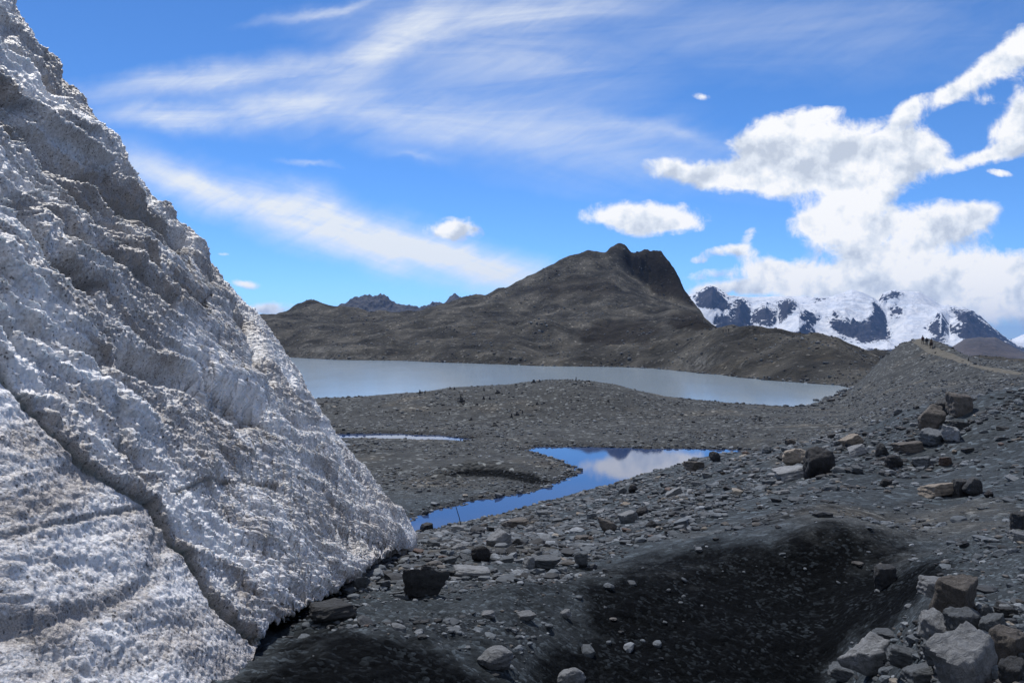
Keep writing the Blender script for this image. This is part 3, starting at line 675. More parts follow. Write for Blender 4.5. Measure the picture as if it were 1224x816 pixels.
# ------------------------------------------------------------------ rocks
def ico(sub):
    import bmesh
    bm = bmesh.new(); bmesh.ops.create_icosphere(bm, subdivisions=sub, radius=1.)
    v = np.array([x.co[:] for x in bm.verts]); v /= np.linalg.norm(v, axis=1)[:, None]
    f = np.array([[q.index for q in p.verts] for p in bm.faces]); bm.free(); return v, f
ICO = {k: ico(k) for k in (1, 2, 5)}
def rock_pts(v, seed, kind='block', rough=.02):
    """a stone cut by planes: kind block, slab, wedge or cobble"""
    g = np.random.default_rng(seed)
    pl = []
    if kind in ('block', 'slab', 'wedge'):
        q = g.normal(size=(3, 3))*.16+np.eye(3)
        for ax in range(3):
            for sgn in (1, -1):
                n = q[ax]*sgn+g.normal(size=3)*(.10 if kind != 'wedge' else .24); n /= np.linalg.norm(n); pl.append((n, g.uniform(.72, .95)))
        for _ in range(5 if kind != 'slab' else 6):
            n = g.normal(size=3); n[2] *= .7; n /= np.linalg.norm(n); pl.append((n, g.uniform(.88, 1.15)))
    else:
        for _ in range(22):
            n = g.normal(size=3); n /= np.linalg.norm(n); pl.append((n, g.uniform(.8, .95)))
    kx = {'block': 16, 'slab': 18, 'wedge': 20, 'cobble': 9}[kind]
    acc = np.zeros(len(v))
    for n, h in pl: acc += (np.maximum(v@n, 0)/h)**kx
    p = v*(acc**(-1./kx))[:, None]
    p *= 1.8/np.maximum(np.ptp(p, axis=0), .1)
    if rough:
        nn = rough*2.2*pn3(p*1.6+seed, 1)+rough*1.2*pn3(p*4.+seed, 2)+rough*.7*np.abs(pn3(p*9.+seed, 3))+rough*.35*pn3(p*20.+seed, 4)
        st = rough*.9*np.sign(np.sin(p[:, 2]*14+3*pn3(p*1.2+seed, 5)))*.4      # bedding steps of slate
        p = p*(1+nn+st)[:, None]
    return p
VAR = {}
def rock_mesh(kind, i):
    key = (kind, i)
    if key not in VAR:
        v, f = ICO[5]; p = rock_pts(v, 100*i+len(kind), kind, .048)
        o = mesh_np(kind+'_rock', p, f, M['rock'], smooth=True, link=False); me = o.data; me.name = kind+'_stone'
        bpy.data.objects.remove(o)
        try:
            me.set_sharp_from_angle(angle=R(38))
        except Exception: pass
        VAR[key] = me
    return VAR[key]
GREY = (.098, .110, .122); PALE = (.200, .212, .225); DARK = (.040, .043, .047); BROWN = (.092, .084, .077); TAN = (.235, .205, .170); RUST = (.110, .080, .068); CHAR = (.024, .025, .028)
CN = {GREY: 'grey', PALE: 'pale grey', DARK: 'dark', BROWN: 'brown', TAN: 'tan', RUST: 'rusty brown', CHAR: 'charcoal'}
ROCKS = []
def place_rock(base, w, h, dpt, kind, var, col, rot=0., tilt=(0, 0), name='boulder', label=None, group=None, sink=.25, cat='rock'):
    o = bpy.data.objects.new(name, rock_mesh(kind, var)); C.objects.link(o)
    o.scale = (w/1.95, dpt/1.95, h/1.8)
    o.rotation_euler = (tilt[0], tilt[1], rot)
    o.location = (base[0], base[1]+dpt*.3, base[2]+h*(.5-sink))
    j = .88+.24*random.random(); o.color = (col[0]*j, col[1]*j, col[2]*j, 1)
    if label: tag(o, label, cat, group)
    return o
# measured boulders: foot px, py, width px, height px, shape, variant, colour, spin, tilt, label, landmark name
HERO = [
 (501, 716, 54, 36, 'wedge', 1, DARK, .3, (0, .1), 'big dark wedge shaped boulder on the gravel beside the ice toe', 'the dark wedge boulder by the ice'),
 (984, 569, 44, 33, 'cobble', 22, CHAR, .4, (.1, .1), 'big charcoal lump boulder leaning against a tan one', 'the charcoal lump boulder'),
 (955, 555, 36, 17, 'cobble', 1, TAN, .2, (0, 0), 'rounded tan boulder touching the charcoal lump boulder', 'the tan boulder'),
 (950, 573, 44, 13, 'block', 3, PALE, .2, (0, -.1), 'long pale grey stone low in front of the tan boulder', 'the long pale stone'),
 (1116, 514, 30, 26, 'wedge', 4, BROWN, -.5, (.1, .1), 'brown boulder with one flat sunlit face and a pointed top', 'the pointed brown boulder'),
 (1152, 495, 38, 22, 'block', 5, BROWN, .2, (0, .12), 'tilted dark brown slab boulder jutting highest on the right slope', 'the jutting slab boulder'),
 (1132, 498, 26, 20, 'block', 9, DARK, .5, (0, -.1), 'dark boulder wedged between the pointed and the jutting boulders', 'the wedged dark boulder'),
 (1116, 514, 26, 16, 'block', 6, BROWN, -.3, (0, -.2), 'squat brown block just below the pointed brown boulder', 'the squat brown block'),
 (1150, 512, 22, 8, 'slab', 1, DARK, .1, (0, 0), 'flat dark slab below the jutting slab boulder', 'the flat dark slab'),
 (1140, 526, 30, 17, 'wedge', 6, PALE, .9, (.1, .2), 'pale angular rock under the flat dark slab', 'the pale angular rock'),
 (1120, 530, 36, 15, 'block', 7, GREY, .7, (.1, -.1), 'grey sloping slab left of the pale angular rock', 'the grey sloping slab'),
 (1022, 533, 26, 12, 'slab', 2, TAN, .4, (0, -.35), 'tilted tan slab above the white faced stone', 'the tilted tan slab'),
 (1028, 545, 24, 12, 'wedge', 3, PALE, -.2, (0, -.2), 'stone with a white sunlit face and dark right side', 'the white faced stone'),
 (1056, 545, 20, 15, 'cobble', 2, DARK, .2, (0, 0), 'round dark boulder in the middle of the rubble', 'the round dark boulder'),
 (1070, 560, 28, 16, 'cobble', 3, CHAR, 1.2, (0, .1), 'black lumpy boulder at the front of the rubble', 'the black lumpy boulder'),
 (1090, 540, 32, 10, 'slab', 3, BROWN, .2, (0, -.12), 'long brown slab at the top of the rubble', 'the long brown slab'),
 (1104, 558, 26, 12, 'block', 8, GREY, 1., (0, .1), 'grey block at the right front of the rubble', 'the grey front block'),
 (1132, 556, 20, 9, 'slab', 5, RUST, .6, (0, .1), 'small rusty slab right of the grey front block', 'the small rusty slab'),
 (1127, 594, 42, 16, 'block', 10, TAN, .1, (0, -.1), 'broad pale tan slab lying left of the split dark boulder', 'the broad tan slab'),
 (1150, 593, 20, 19, 'block', 11, DARK, .4, (0, 0), 'upright dark block at the right end of the broad tan slab', 'the upright dark block'),
 (1168, 591, 28, 22, 'cobble', 4, DARK, .9, (0, .1), 'rounded dark boulder behind the upright dark block', 'the rounded dark boulder'),
 (1184, 594, 13, 7, 'cobble', 5, CHAR, .2, (0, 0), 'small black stone at the right foot of the rounded dark boulder', 'the small black stone'),
 (1060, 582, 16, 9, 'cobble', 6, CHAR, .5, (0, 0), 'lone black stone on the smooth slope below the rubble', 'the lone black stone'),
 (1026, 566, 18, 10, 'wedge', 7, GREY, .1, (0, 0), 'grey peaked stone right of the charcoal lump boulder', 'the peaked grey stone'),
 (1222, 632, 14, 20, 'block', 12, DARK, .3, (0, 0), 'dark block cut off by the right edge of the picture', 'the dark edge block'),
 (1220, 648, 26, 12, 'slab', 6, PALE, .2, (0, .15), 'white stone under the dark block at the right edge', 'the white edge stone'),
 (856, 551, 14, 11, 'cobble', 7, DARK, 0, (0, 0), 'round dark stone at the water edge on top of pale ones', 'the round shore stone'),
 (832, 562, 24, 11, 'wedge', 8, BROWN, .4, (0, .1), 'brown stone pile end at the pond edge', 'the brown shore stone'),
 (808, 594, 24, 9, 'slab', 7, PALE, .25, (0, -.35), 'white tilted slab alone on the slope near the pond', 'the white tilted slab'),
 (757, 589, 14, 10, 'cobble', 8, CHAR, .3, (0, 0), 'black stone right by the narrow pond edge', 'the black pond stone'),
 (745, 591, 12, 8, 'block', 13, GREY, .2, (0, 0), 'small grey block touching the black pond stone', 'the small grey block'),
 (728, 637, 24, 15, 'cobble', 9, BROWN, .2, (0, .1), 'dark brown boulder among pale slabs on the slope', 'the dark brown boulder'),
 (752, 624, 22, 12, 'slab', 8, PALE, .5, (0, -.3), 'pale slab tipped up behind the dark brown boulder', 'the tipped pale slab'),
 (768, 618, 20, 11, 'cobble', 10, CHAR, .8, (0, 0), 'black boulder right of the tipped pale slab', 'the black slope boulder'),
 (575, 671, 24, 18, 'cobble', 12, CHAR, .1, (0, 0), 'round black boulder above the row of flat stones', 'the round black boulder'),
 (596, 653, 30, 16, 'wedge', 9, PALE, .6, (0, -.3), 'pale tilted rock left above the black boulder', 'the pale tilted rock'),
 (648, 679, 40, 12, 'slab', 9, GREY, .1, (0, .05), 'long grey slab in the row of flat stones', 'the long grey slab'),
 (632, 678, 18, 12, 'block', 14, PALE, .9, (0, 0), 'pale block at the left end of the long grey slab', 'the pale end block'),
 (695, 678, 24, 17, 'wedge', 10, GREY, -.3, (0, -.3), 'grey fin shaped rock at the right end of the flat stone row', 'the fin shaped rock'),
 (565, 692, 44, 11, 'slab', 10, PALE, .1, (0, .05), 'long pale slab right of the dark wedge boulder', 'the long pale slab'),
 (618, 631, 30, 9, 'block', 15, BROWN, .2, (0, 0), 'brown low block near the pond shore', 'the low brown block'),
 (1060, 700, 34, 22, 'wedge', 11, DARK, .6, (0, 0), 'half buried dark rock with a grey top in the black silt', 'the half buried rock'),
 (1148, 735, 46, 44, 'wedge', 12, BROWN, .7, (.1, .1), 'tallest brown boulder crowning the pile in the lower right corner', 'the tall corner boulder'),
 (1126, 716, 44, 20, 'slab', 11, PALE, .2, (0, .35), 'pale flake leaning on the left of the tallest corner boulder', 'the leaning pale flake'),
 (1122, 766, 46, 32, 'wedge', 13, PALE, 1.1, (0, -.2), 'smooth pale grey boulder left in the corner pile', 'the smooth pale boulder'),
 (1156, 760, 38, 26, 'block', 16, GREY, .1, (0, 0), 'grey block with a flat bright top below the tallest corner boulder', 'the flat topped block'),
 (1192, 757, 34, 20, 'slab', 12, GREY, .4, (0, -.3), 'dark sided slab tilted up right of the flat topped block', 'the tilted corner slab'),
 (1182, 738, 18, 14, 'cobble', 13, GREY, .4, (0, 0), 'small grey cobble above the tilted corner slab', 'the small corner cobble'),
 (1206, 737, 22, 10, 'slab', 13, DARK, .1, (0, 0), 'dark flat stone at the top right of the corner pile', 'the flat corner stone'),
 (1208, 790, 44, 38, 'block', 17, BROWN, .4, (0, .15), 'brown square boulder at the right edge of the corner pile', 'the square brown boulder'),
 (1130, 795, 50, 28, 'block', 18, GREY, .8, (0, -.1), 'rough speckled grey boulder in the middle of the corner pile', 'the speckled boulder'),
 (1170, 778, 36, 18, 'wedge', 14, GREY, .2, (0, 0), 'grey wedge filling the middle of the corner pile', 'the grey filler wedge'),
 (1046, 806, 50, 34, 'wedge', 15, PALE, .3, (.1, .1), 'pale jagged boulder alone left of the corner pile', 'the pale jagged boulder'),
 (1086, 798, 42, 18, 'slab', 14, GREY, -.3, (0, .2), 'grey slab just right of the pale jagged boulder', 'the jagged boulder slab'),
 (1168, 836, 84, 60, 'wedge', 16, PALE, .5, (0, -.15), 'largest pale boulder cut by the bottom of the picture', 'the largest pale boulder'),
 (1214, 822, 36, 26, 'block', 19, DARK, .9, (0, 0), 'dark boulder in the very bottom right corner', 'the bottom corner boulder'),
 (1108, 822, 50, 20, 'slab', 15, GREY, .1, (0, -.1), 'flat grey stone at the bottom edge left of the largest pale boulder', 'the flat bottom stone'),
 (1062, 765, 34, 8, 'slab', 16, GREY, -.6, (0, .1), 'narrow grey splinter lying on black silt above the jagged boulder', 'the grey splinter'),
 (1010, 812, 36, 12, 'slab', 17, GREY, -.6, (0, .1), 'narrow pale stick shaped stone at the bottom edge', 'the stick shaped stone'),
 (592, 800, 44, 22, 'cobble', 14, PALE, .2, (0, 0), 'pale half buried rock between the two black silt patches', 'the pale buried rock'),
 (684, 826, 40, 24, 'cobble', 15, PALE, .4, (0, 0), 'pale rounded rock cut by the bottom edge left of centre', 'the pale bottom rock'),
 (583, 739, 18, 7, 'slab', 18, PALE, .2, (0, 0), 'small pale flat stone in the dark foreground gravel', 'the small pale flat stone'),
 (628, 741, 22, 6, 'slab', 19, PALE, .4, (0, 0), 'pale thin flake in the dark foreground gravel', 'the pale thin flake'),
 (676, 739, 14, 8, 'cobble', 16, PALE, .4, (0, 0), 'tiny pale cobble left of the large black silt patch', 'the tiny pale cobble'),
 (392, 742, 56, 18, 'slab', 20, DARK, .4, (0, -.1), 'dark flat boulder tucked under the ice edge', 'the dark flat boulder under the ice'),
 (430, 705, 22, 14, 'cobble', 17, GREY, .4, (0, 0), 'grey cobble beside the dark gap under the ice', 'the gap cobble'),
 (510, 634, 16, 9, 'wedge', 17, DARK, .4, (0, 0), 'dark stone just right of the ice toe at the water', 'the toe stone'),
]
pts = hit([h[0] for h in HERO], [min(h[1], 829) for h in HERO], 60.)
LM = []
for h, p in zip(HERO, pts):
    k = p[1]/F; w = h[2]*k*1.05; hh = h[3]*k*1.3
    place_rock(p, w, hh, max(w*.75, hh*.8), h[4], h[5], h[6], h[7], h[8], label=h[9], name='boulder' if w > .35 else 'stone', sink=.2)
    LM.append((h[0], h[1], h[10]))
DENSE = [(370, 750), (460, 722), (560, 706), (660, 690), (780, 650), (870, 600), (1000, 575), (1120, 562), (1240, 520), (1240, 462), (1180, 470), (1130, 482), (1050, 510), (1000, 522), (940, 534), (880, 545), (830, 550), (740, 580), (600, 612), (490, 632)]
def sample(n, d0, d1, p0=330, p1=1250, rg=rng):
    D = np.exp(rg.uniform(math.log(d0), math.log(d1), n)); px = rg.uniform(p0, p1, n)
    X = (px-CX)/F*D; Y = D; Z = height(X, Y); py = CY-F*(Z-ZC)/Y
    return px, py, X, Y, Z
PALETTE = [(GREY, .50), (PALE, .18), (DARK, .24), (BROWN, .05), (TAN, .02), (RUST, .01)]
pk = [c for c, _ in PALETTE]; pw = np.array([w for _, w in PALETTE]); pw /= pw.sum()
# ---- individual stones: the largest that show on the slope
px, py, X, Y, Z = sample(9000, 9, 47)
dn = polydist(px+20*pn2(X, Y, 3), py+12*pn2(X, Y, 4), DENSE, True)
ok = (dn < 0) & (rng.random(len(px)) < (.55+.9*pn2(X/2.5, Y/2.5, 6)))
size = np.exp(rng.normal(math.log(.18), .36, len(px)))*np.interp(Y, [9, 20, 40], [.8, 1.15, 1.5])
keep = []
order = np.argsort(-(size/Y)*ok)
hp = np.array([(a, b) for a, b, _ in LM])
for i in order:
    if not ok[i]: continue
    s = size[i]/Y[i]*F
    if s > 22 or np.min(np.hypot(hp[:, 0]-px[i], 1.6*(hp[:, 1]-py[i]))) < s*.5+10: continue
    if any(math.hypot(px[i]-px[j], 2*(py[i]-py[j])) < .55*(s+size[j]/Y[j]*F) for j in keep): continue
    keep.append(i)
    if len(keep) >= 232: break
USED = {}
def where(a, b):
    d = np.hypot(hp[:, 0]-a, (hp[:, 1]-b)*1.5); o = np.argsort(d); return o, d
def side(dx, dy):
    if abs(dx) > 2.2*abs(dy): return 'right of' if dx > 0 else 'left of'
    if abs(dy) > 1.5*abs(dx): return 'below' if dy > 0 else 'above'
    return ('lower ' if dy > 0 else 'upper ')+('right of' if dx > 0 else 'left of')
SH = {'block': 'blocky', 'slab': 'flat', 'wedge': 'wedge shaped', 'cobble': 'rounded'}
for n, i in enumerate(keep):
    kind = rng.choice(['slab', 'block', 'wedge', 'cobble'], p=[.56, .16, .2, .08]); col = pk[rng.choice(len(pk), p=pw)]
    s = size[i]; asp = {'slab': .28, 'block': .55, 'wedge': .5, 'cobble': .6}[kind]*rng.uniform(.8, 1.25)
    o_, d_ = where(px[i], py[i]); spx = s/Y[i]*F
    sz = 'large' if spx > 22 else ('middling' if spx > 15 else 'small')
    cands = []
    for j in o_[:4]:
        dist = d_[j]; q = 'just ' if dist < 22 else ('' if dist < 40 else ('well ' if dist < 70 else 'far '))
        cands.append(f"{sz} {CN[col]} {SH[kind]} stone {q}{side(px[i]-hp[j,0], py[i]-hp[j,1])} {LM[j][2]}")
    lab = next((c for c in cands if c not in USED and len(c.split()) <= 16), None)
    if lab is None:
        for j in o_[:5]:
            for k2 in o_[:6]:
                c = f"{CN[col]} {SH[kind]} stone between {LM[j][2]} and {LM[k2][2]}"
                if j < k2 and c not in USED and len(c.split()) <= 16: lab = c; break
            if lab: break
    lab = lab or cands[0]; USED[lab] = 1
    place_rock((X[i], Y[i], Z[i]), s, s*asp, s*rng.uniform(.6, .95), kind, 21+rng.integers(0, 6), col, rng.uniform(0, 6.28), (rng.normal()*.16, rng.normal()*.16+.05),
               name='stone', label=lab, group='loose stones on the gravel slope', sink=.22)
# ---- the rest of the rubble as one mass
WETP = [(600, 900), (650, 780), (698, 685), (760, 662), (860, 650), (985, 622), (1080, 648), (1125, 690), (1112, 722), (1060, 755), (1000, 900)]
def rubble(name, groups, label):
    VV, FF, CC = [], [], []; off = 0
    for (X, Y, Z, S, sub, flat) in groups:
        inb = (Y < 16) & (polydist(CX+F*X/Y, CY-F*(Z-ZC)/Y, WETP, True) < 12)
        kp = ~inb | (rng.random(len(X)) < .25); X, Y, Z, S = X[kp], Y[kp], Z[kp], S[kp]
        v, f = ICO[sub]; n = len(X)
        shapes = [rock_pts(v, 900+k, ['slab', 'block', 'wedge', 'cobble'][k % 4], .03 if sub > 1 else 0) for k in range(16)]
        idx = rng.integers(0, 16, n)
        for k in range(16):
            m = np.where(idx == k)[0]
            if not len(m): continue
            a = rng.uniform(0, 2*np.pi, len(m)); tl = rng.normal(0, .22, len(m)); sc = S[m]/1.8
            P0 = shapes[k][None]*np.stack([sc, sc*rng.uniform(.6, 1, len(m)), sc*flat*rng.uniform(.6, 1.5, len(m))], 1)[:, None, :]
            y1 = P0[..., 1]*np.cos(tl)[:, None]-P0[..., 2]*np.sin(tl)[:, None]; z1 = P0[..., 1]*np.sin(tl)[:, None]+P0[..., 2]*np.cos(tl)[:, None]
            x2 = P0[..., 0]*np.cos(a)[:, None]-y1*np.sin(a)[:, None]; y2 = P0[..., 0]*np.sin(a)[:, None]+y1*np.cos(a)[:, None]
            Q = np.stack([x2+X[m][:, None], y2+Y[m][:, None], z1+(Z[m]+S[m]*flat*.18)[:, None]], -1)
            ci = rng.choice(len(pk), len(m), p=pw); cc = np.array(pk)[ci]*np.array([.84, .88, .92])*rng.uniform(.62, 1.3, len(m))[:, None]
            VV.append(Q.reshape(-1, 3)); CC.append(np.repeat(np.c_[cc, np.ones(len(m))], len(v), 0))
            FF.append((f[None]+(off+np.arange(len(m))*len(v))[:, None, None]).reshape(-1, 3)); off += len(m)*len(v)
    o = mesh_np(name, np.vstack(VV), np.vstack(FF), M['stones'], smooth=False, cols=dict(col=np.vstack(CC)))
    return tag(o, label, 'rocks', kind='stuff')
def in_water(X, Y):
    return (polydist(X, Y, POND, True) < .1) | (polydist(X, Y, CHANNEL, True) < 0) | (polydist(X, Y, LAKE, True) < .5)
gs = []
# debris slope
px, py, X, Y, Z = sample(85000, 7, 50)
dn = polydist(px+25*pn2(X, Y, 3), py+14*pn2(X, Y, 4), DENSE, True)
dens = (1-sstep(-10, 14, dn))*.95+.10
cl = .45+1.1*pn2((X*.8+Y*.6)/3., (-X*.6+Y*.8)/.8, 6)
ok = rng.random(len(px)) < dens*np.clip(1.5*cl-.32, .05, 1)
S = np.clip(np.exp(rng.normal(math.log(.075), .5, len(px)))*np.interp(Y, [7, 20, 45], [.65, 1.3, 2.0]), .02, .35)
a = ok & (S/Y*F > 6); gs.append((X[a], Y[a], Z[a], S[a], 2, .42)); a = ok & (S/Y*F <= 6); gs.append((X[a], Y[a], Z[a], S[a], 1, .45))
# small stones on silt and foreground
px, py, X, Y, Z = sample(34000, 4.2, 16)
S = np.clip(np.exp(rng.normal(math.log(.019), .55, len(px))), .008, .11)
ok = rng.random(len(px)) < .12+.9*np.clip(pn2(X/.9, Y/.9, 8), 0, 1)
WETQ = [(600, 900), (650, 780), (698, 685), (760, 662), (860, 650), (985, 622), (1080, 648), (1125, 690), (1112, 722), (1060, 755), (1000, 900)]
blk = (polydist(px, py, WETP, True) < 0) | (polydist(px, py, [(250, 900), (300, 782), (340, 757), (420, 750), (500, 766), (580, 792), (620, 900)], True) < 0)
ok &= ~blk | (rng.random(len(px)) < .05); S = np.where(blk, S*.5, S)
gs.append((X[ok], Y[ok], Z[ok], S[ok], 1, .5))
# corner pile infill
px, py, X, Y, Z = sample(2500, 4.6, 8.2, 1010, 1260)
ok = (py > 720+.35*(1224-px)*.2) & (px > 1050+rng.normal(0, 25, len(px))); S = np.exp(rng.normal(math.log(.05), .5, len(px)))
gs.append((X[ok], Y[ok], Z[ok], np.clip(S[ok], .015, .15), 2, .55))
rubble('slope_rubble', gs, 'mass of small broken slate covering the near slope and foreground')
gs = []
px, py, X, Y, Z = sample(42000, 55, 150, 380, 1250)
ok = ~in_water(X, Y); S = np.clip(np.exp(rng.normal(math.log(.15), .5, len(px)))*np.interp(Y, [55, 150], [.8, 1.4]), .05, .7)
ok &= rng.random(len(px)) < .35+.9*pn2(X/9, Y/9, 9)
gs.append((X[ok], Y[ok], Z[ok], S[ok], 1, .55))
for poly, n, s0 in ((POND, 1500, .20), (CHANNEL, 500, .18), (LAKE, 2600, .7)):    # stones along the waterlines
    pp = np.array(poly+[poly[0]]); seg = np.linalg.norm(np.diff(pp, axis=0), axis=1); cs = np.r_[0, np.cumsum(seg)]
    u = rng.uniform(0, cs[-1], n); k = np.searchsorted(cs, u)-1; tt = ((u-cs[k])/seg[k])[:, None]
    q = pp[k]*(1-tt)+pp[k+1]*tt+rng.normal(0, s0*3., (n, 2)); X, Y = q.T; Z = height(X, Y)
    wz = LAKE_Z if poly is LAKE else POND_Z
    ok = (Z > wz-.12) & (np.abs(X/Y) < .75); S = np.exp(rng.normal(math.log(s0), .45, n))
    gs.append((X[ok], Y[ok], np.maximum(Z[ok], wz-.05), S[ok], 1, .55))
rubble('middle_rubble', gs, 'scattered small stones over the middle ground and shores')
gs = []
px, py, X, Y, Z = sample(46000, 150, 950, 330, 1250)
ok = ~in_water(X, Y); S = np.clip(np.exp(rng.normal(math.log(.8), .5, len(px)))*np.interp(Y, [150, 900], [.40, 1.35]), .2, 3.)
ok &= rng.random(len(px)) < .3+.9*pn2(X/30, Y/30, 19)
gs.append((X[ok], Y[ok], Z[ok], S[ok], 1, .6))
rubble('hillside_rubble', gs, 'scattered rocks over the far hillsides and the moraine')

# ------------------------------------------------------------------ cairns on the middle hill
M['cairn'] = mat_plain('dark_cairn_stone', (.060, .062, .065), .85, .2, 6.)
CAIRN = [(502, 470.5, 4.2, 5, 'squat cairn at the left end of the hill crest'), (508, 470.5, 1.6, 4, 'thin little cairn beside the squat one at the left crest'),
 (538, 465, 3, 3.5, 'small cairn where the crest starts to rise'), (543, 465.5, 3, 3.5, 'small twin cairn where the crest starts to rise, right one'),
 (551, 480, 6, 8, 'large dark cairn on the left flank of the hill'), (578.5, 467, 2, 5, 'slim cairn below the crest, upper one of two'),
 (578, 477, 3.5, 4.5, 'cairn below the slim one on the hill face'), (585.5, 477, 3, 4, 'cairn right of its twin on the hill face'),
 (595, 469.5, 7, 4, 'wide low heap of stones just under the crest'), (611.6, 499, 3.5, 6, 'leftmost of three cairns in the middle of the hill'),
 (618, 496, 6, 5, 'broad cairn in the middle of the trio'), (624.5, 494, 2, 5, 'thin upright cairn, right one of the trio'),
 (591, 509, 8, 5, 'dark stone heap low on the hill'), (638, 457.5, 6, 4.5, 'heap of dark boulders on the crest left of the top'),
 (645, 456.5, 3, 3.5, 'small cairn right of the dark heap on the crest'), (688.6, 455.5, 1.9, 6, 'thin tall cairn standing on top of the hill'),
 (642, 483, 4, 3.5, 'low cairn below the crest in the middle'), (727, 480, 3, 3, 'small cairn on the right side of the hill'),
 (563, 502, 4, 4, 'cairn low on the left side above the stream'), (537, 495, 2, 3.5, 'tiny cairn far left on the hill face'),
 (908, 502, 4, 5, 'lone dark cairn on the flat behind the pond'), (1157.5, 431.5, 2.2, 5, 'small cairn beside the trail on the right ridge'),
 (617, 460.5, 3, 2.5, 'little cairn on the crest left of the dark heap')]
cp = hit([c[0] for c in CAIRN], [c[1] for c in CAIRN], 300., 56.)
for (a, b_, w, h, lab), p in zip(CAIRN, cp):
    k = p[1]/F; W = w*k; H = h*k; v, f = ICO[2]; VV = []; FF = []; off = 0
    n = max(3, min(7, int(round(H/max(W*.45, .12))))); z = 0
    for q in range(n):
        g = W*(1-.55*q/(n-1)) if n > 1 else W; hh = H/n*1.25
        for e in range(3 if (q == 0 and W > .35) else (2 if q < n-2 and W > .5 else 1)):
            s = rock_pts(v, 40*q+e+int(a), ['slab', 'block', 'wedge'][(q+e) % 3], .02)
            dx = 0 if e == 0 else random.uniform(-.35, .35)*W
            VV.append(s*np.array([g*.55/(1+.3*(e > 0)), g*.5, hh*.6])+np.array([dx+random.uniform(-.06, .06)*W, random.uniform(-.06, .06)*W, z+hh*.4])); FF.append(f+off); off += len(v)
        z += H/n*.9
    o = mesh_np('cairn', np.vstack(VV), np.vstack(FF), M['cairn'], smooth=False)
    o.location = (p[0], p[1], p[2]-.04); tag(o, lab, 'cairn', 'stone cairns left by walkers')

# ------------------------------------------------------------------ measuring pole at the pond
M['pole'] = mat_plain('weathered_pole', (.03, .028, .026), .7, .3, 20.)
p = hit([551], [626.5], 80.)[0]
def tube(points, radii, n=8):
    V, Fq = [], []
    for i, (q, r) in enumerate(zip(points, radii)):
        q = Vector(q); d = (Vector(points[min(i+1, len(points)-1)])-Vector(points[max(i-1, 0)])).normalized()
        e = d.orthogonal().normalized(); g = d.cross(e)
        for k in range(n):
            t = 2*math.pi*k/n; V.append(tuple(q+r*(e*math.cos(t)+g*math.sin(t))))
    for i in range(len(points)-1):
        for k in range(n): Fq.append((i*n+k, i*n+(k+1) % n, (i+1)*n+(k+1) % n, (i+1)*n+k))
    return V, Fq
kk = p[1]/F
V, Q = tube([(0, 0, -.1), (-2*kk, 0, 8*kk), (-4.2*kk, 0, 15*kk), (-6.6*kk, .02, 23*kk), (-6.7*kk, .02, 23.3*kk)], [.022, .021, .019, .017, .004])
po = mesh_np('pole', V, Q, M['pole']); po.location = p; tag(po, 'thin dark pole leaning over the near edge of the pond', 'pole')

# ------------------------------------------------------------------ trail along the ridge
M['path'] = mat_plain('trodden_dust', (.115, .110, .096), .95, .1, 1.5, .3)
TR = [(1088, 407), (1096, 407.5), (1102, 411), (1108, 415), (1116, 419.5), (1128, 423), (1142, 427.5), (1155, 433), (1168, 437.5), (1182, 440.5), (1198, 443.5), (1214, 446), (1232, 448), (1260, 450)]
tp = hit([a for a, b_ in TR], [b_ for a, b_ in TR], 230., 70.)
seg = np.r_[0, np.cumsum(np.linalg.norm(np.diff(tp[:, :2], axis=0), axis=1))]; u = np.linspace(0, seg[-1], 900)
tx = np.interp(u, seg, tp[:, 0]); ty = np.interp(u, seg, tp[:, 1])
kr = np.hanning(61); kr /= kr.sum(); tx = np.convolve(np.pad(tx, 30, 'edge'), kr, 'valid'); ty = np.convolve(np.pad(ty, 30, 'edge'), kr, 'valid')
gx = np.gradient(tx); gy = np.gradient(ty); gl = np.hypot(gx, gy); nx, ny = -gy/gl, gx/gl
W = np.linspace(-1, 1, 15); hw = (.95+.25*pn2(u/6., u*0, 5))
PX = tx[:, None]+nx[:, None]*W[None]*hw[:, None]; PY = ty[:, None]+ny[:, None]*W[None]*hw[:, None]
PZ = height(PX.ravel(), PY.ravel()).reshape(PX.shape)+.10-.16*np.abs(W[None])**3
o = mesh_np('path', np.stack([PX, PY, PZ], -1).reshape(-1, 3), grid_quads(900, 15), M['path']); tag(o, kind='structure')


# ------------------------------------------------------------------ people and the horse
def skin_obj(name, verts, edges, radii, mats, parent=None, root=0, sub=2):
    me = bpy.data.meshes.new(name); me.from_pydata(verts, edges, []); o = bpy.data.objects.new(name, me); C.objects.link(o)
    o.modifiers.new('s', 'SKIN'); o.modifiers.new('u', 'SUBSURF').levels = sub; o.modifiers['u'].render_levels = sub
    for i, r in enumerate(radii):
        sv = me.skin_vertices[0].data[i]; sv.radius = (r, r) if not hasattr(r, '__len__') else r; sv.use_root = (i == root)
    dg = bpy.context.evaluated_depsgraph_get(); dg.update()
    m2 = bpy.data.meshes.new_from_object(o.evaluated_get(dg)); bpy.data.objects.remove(o)
    m2.name = name
    for p in m2.polygons: p.use_smooth = True
    for m in mats: m2.materials.append(m)
    o = bpy.data.objects.new(name, m2); C.objects.link(o)
    if parent: o.parent = parent
    return o
SKIN = mat_plain('skin', (.35, .20, .14), .6); HAIR = mat_plain('hair', (.02, .016, .014), .6)
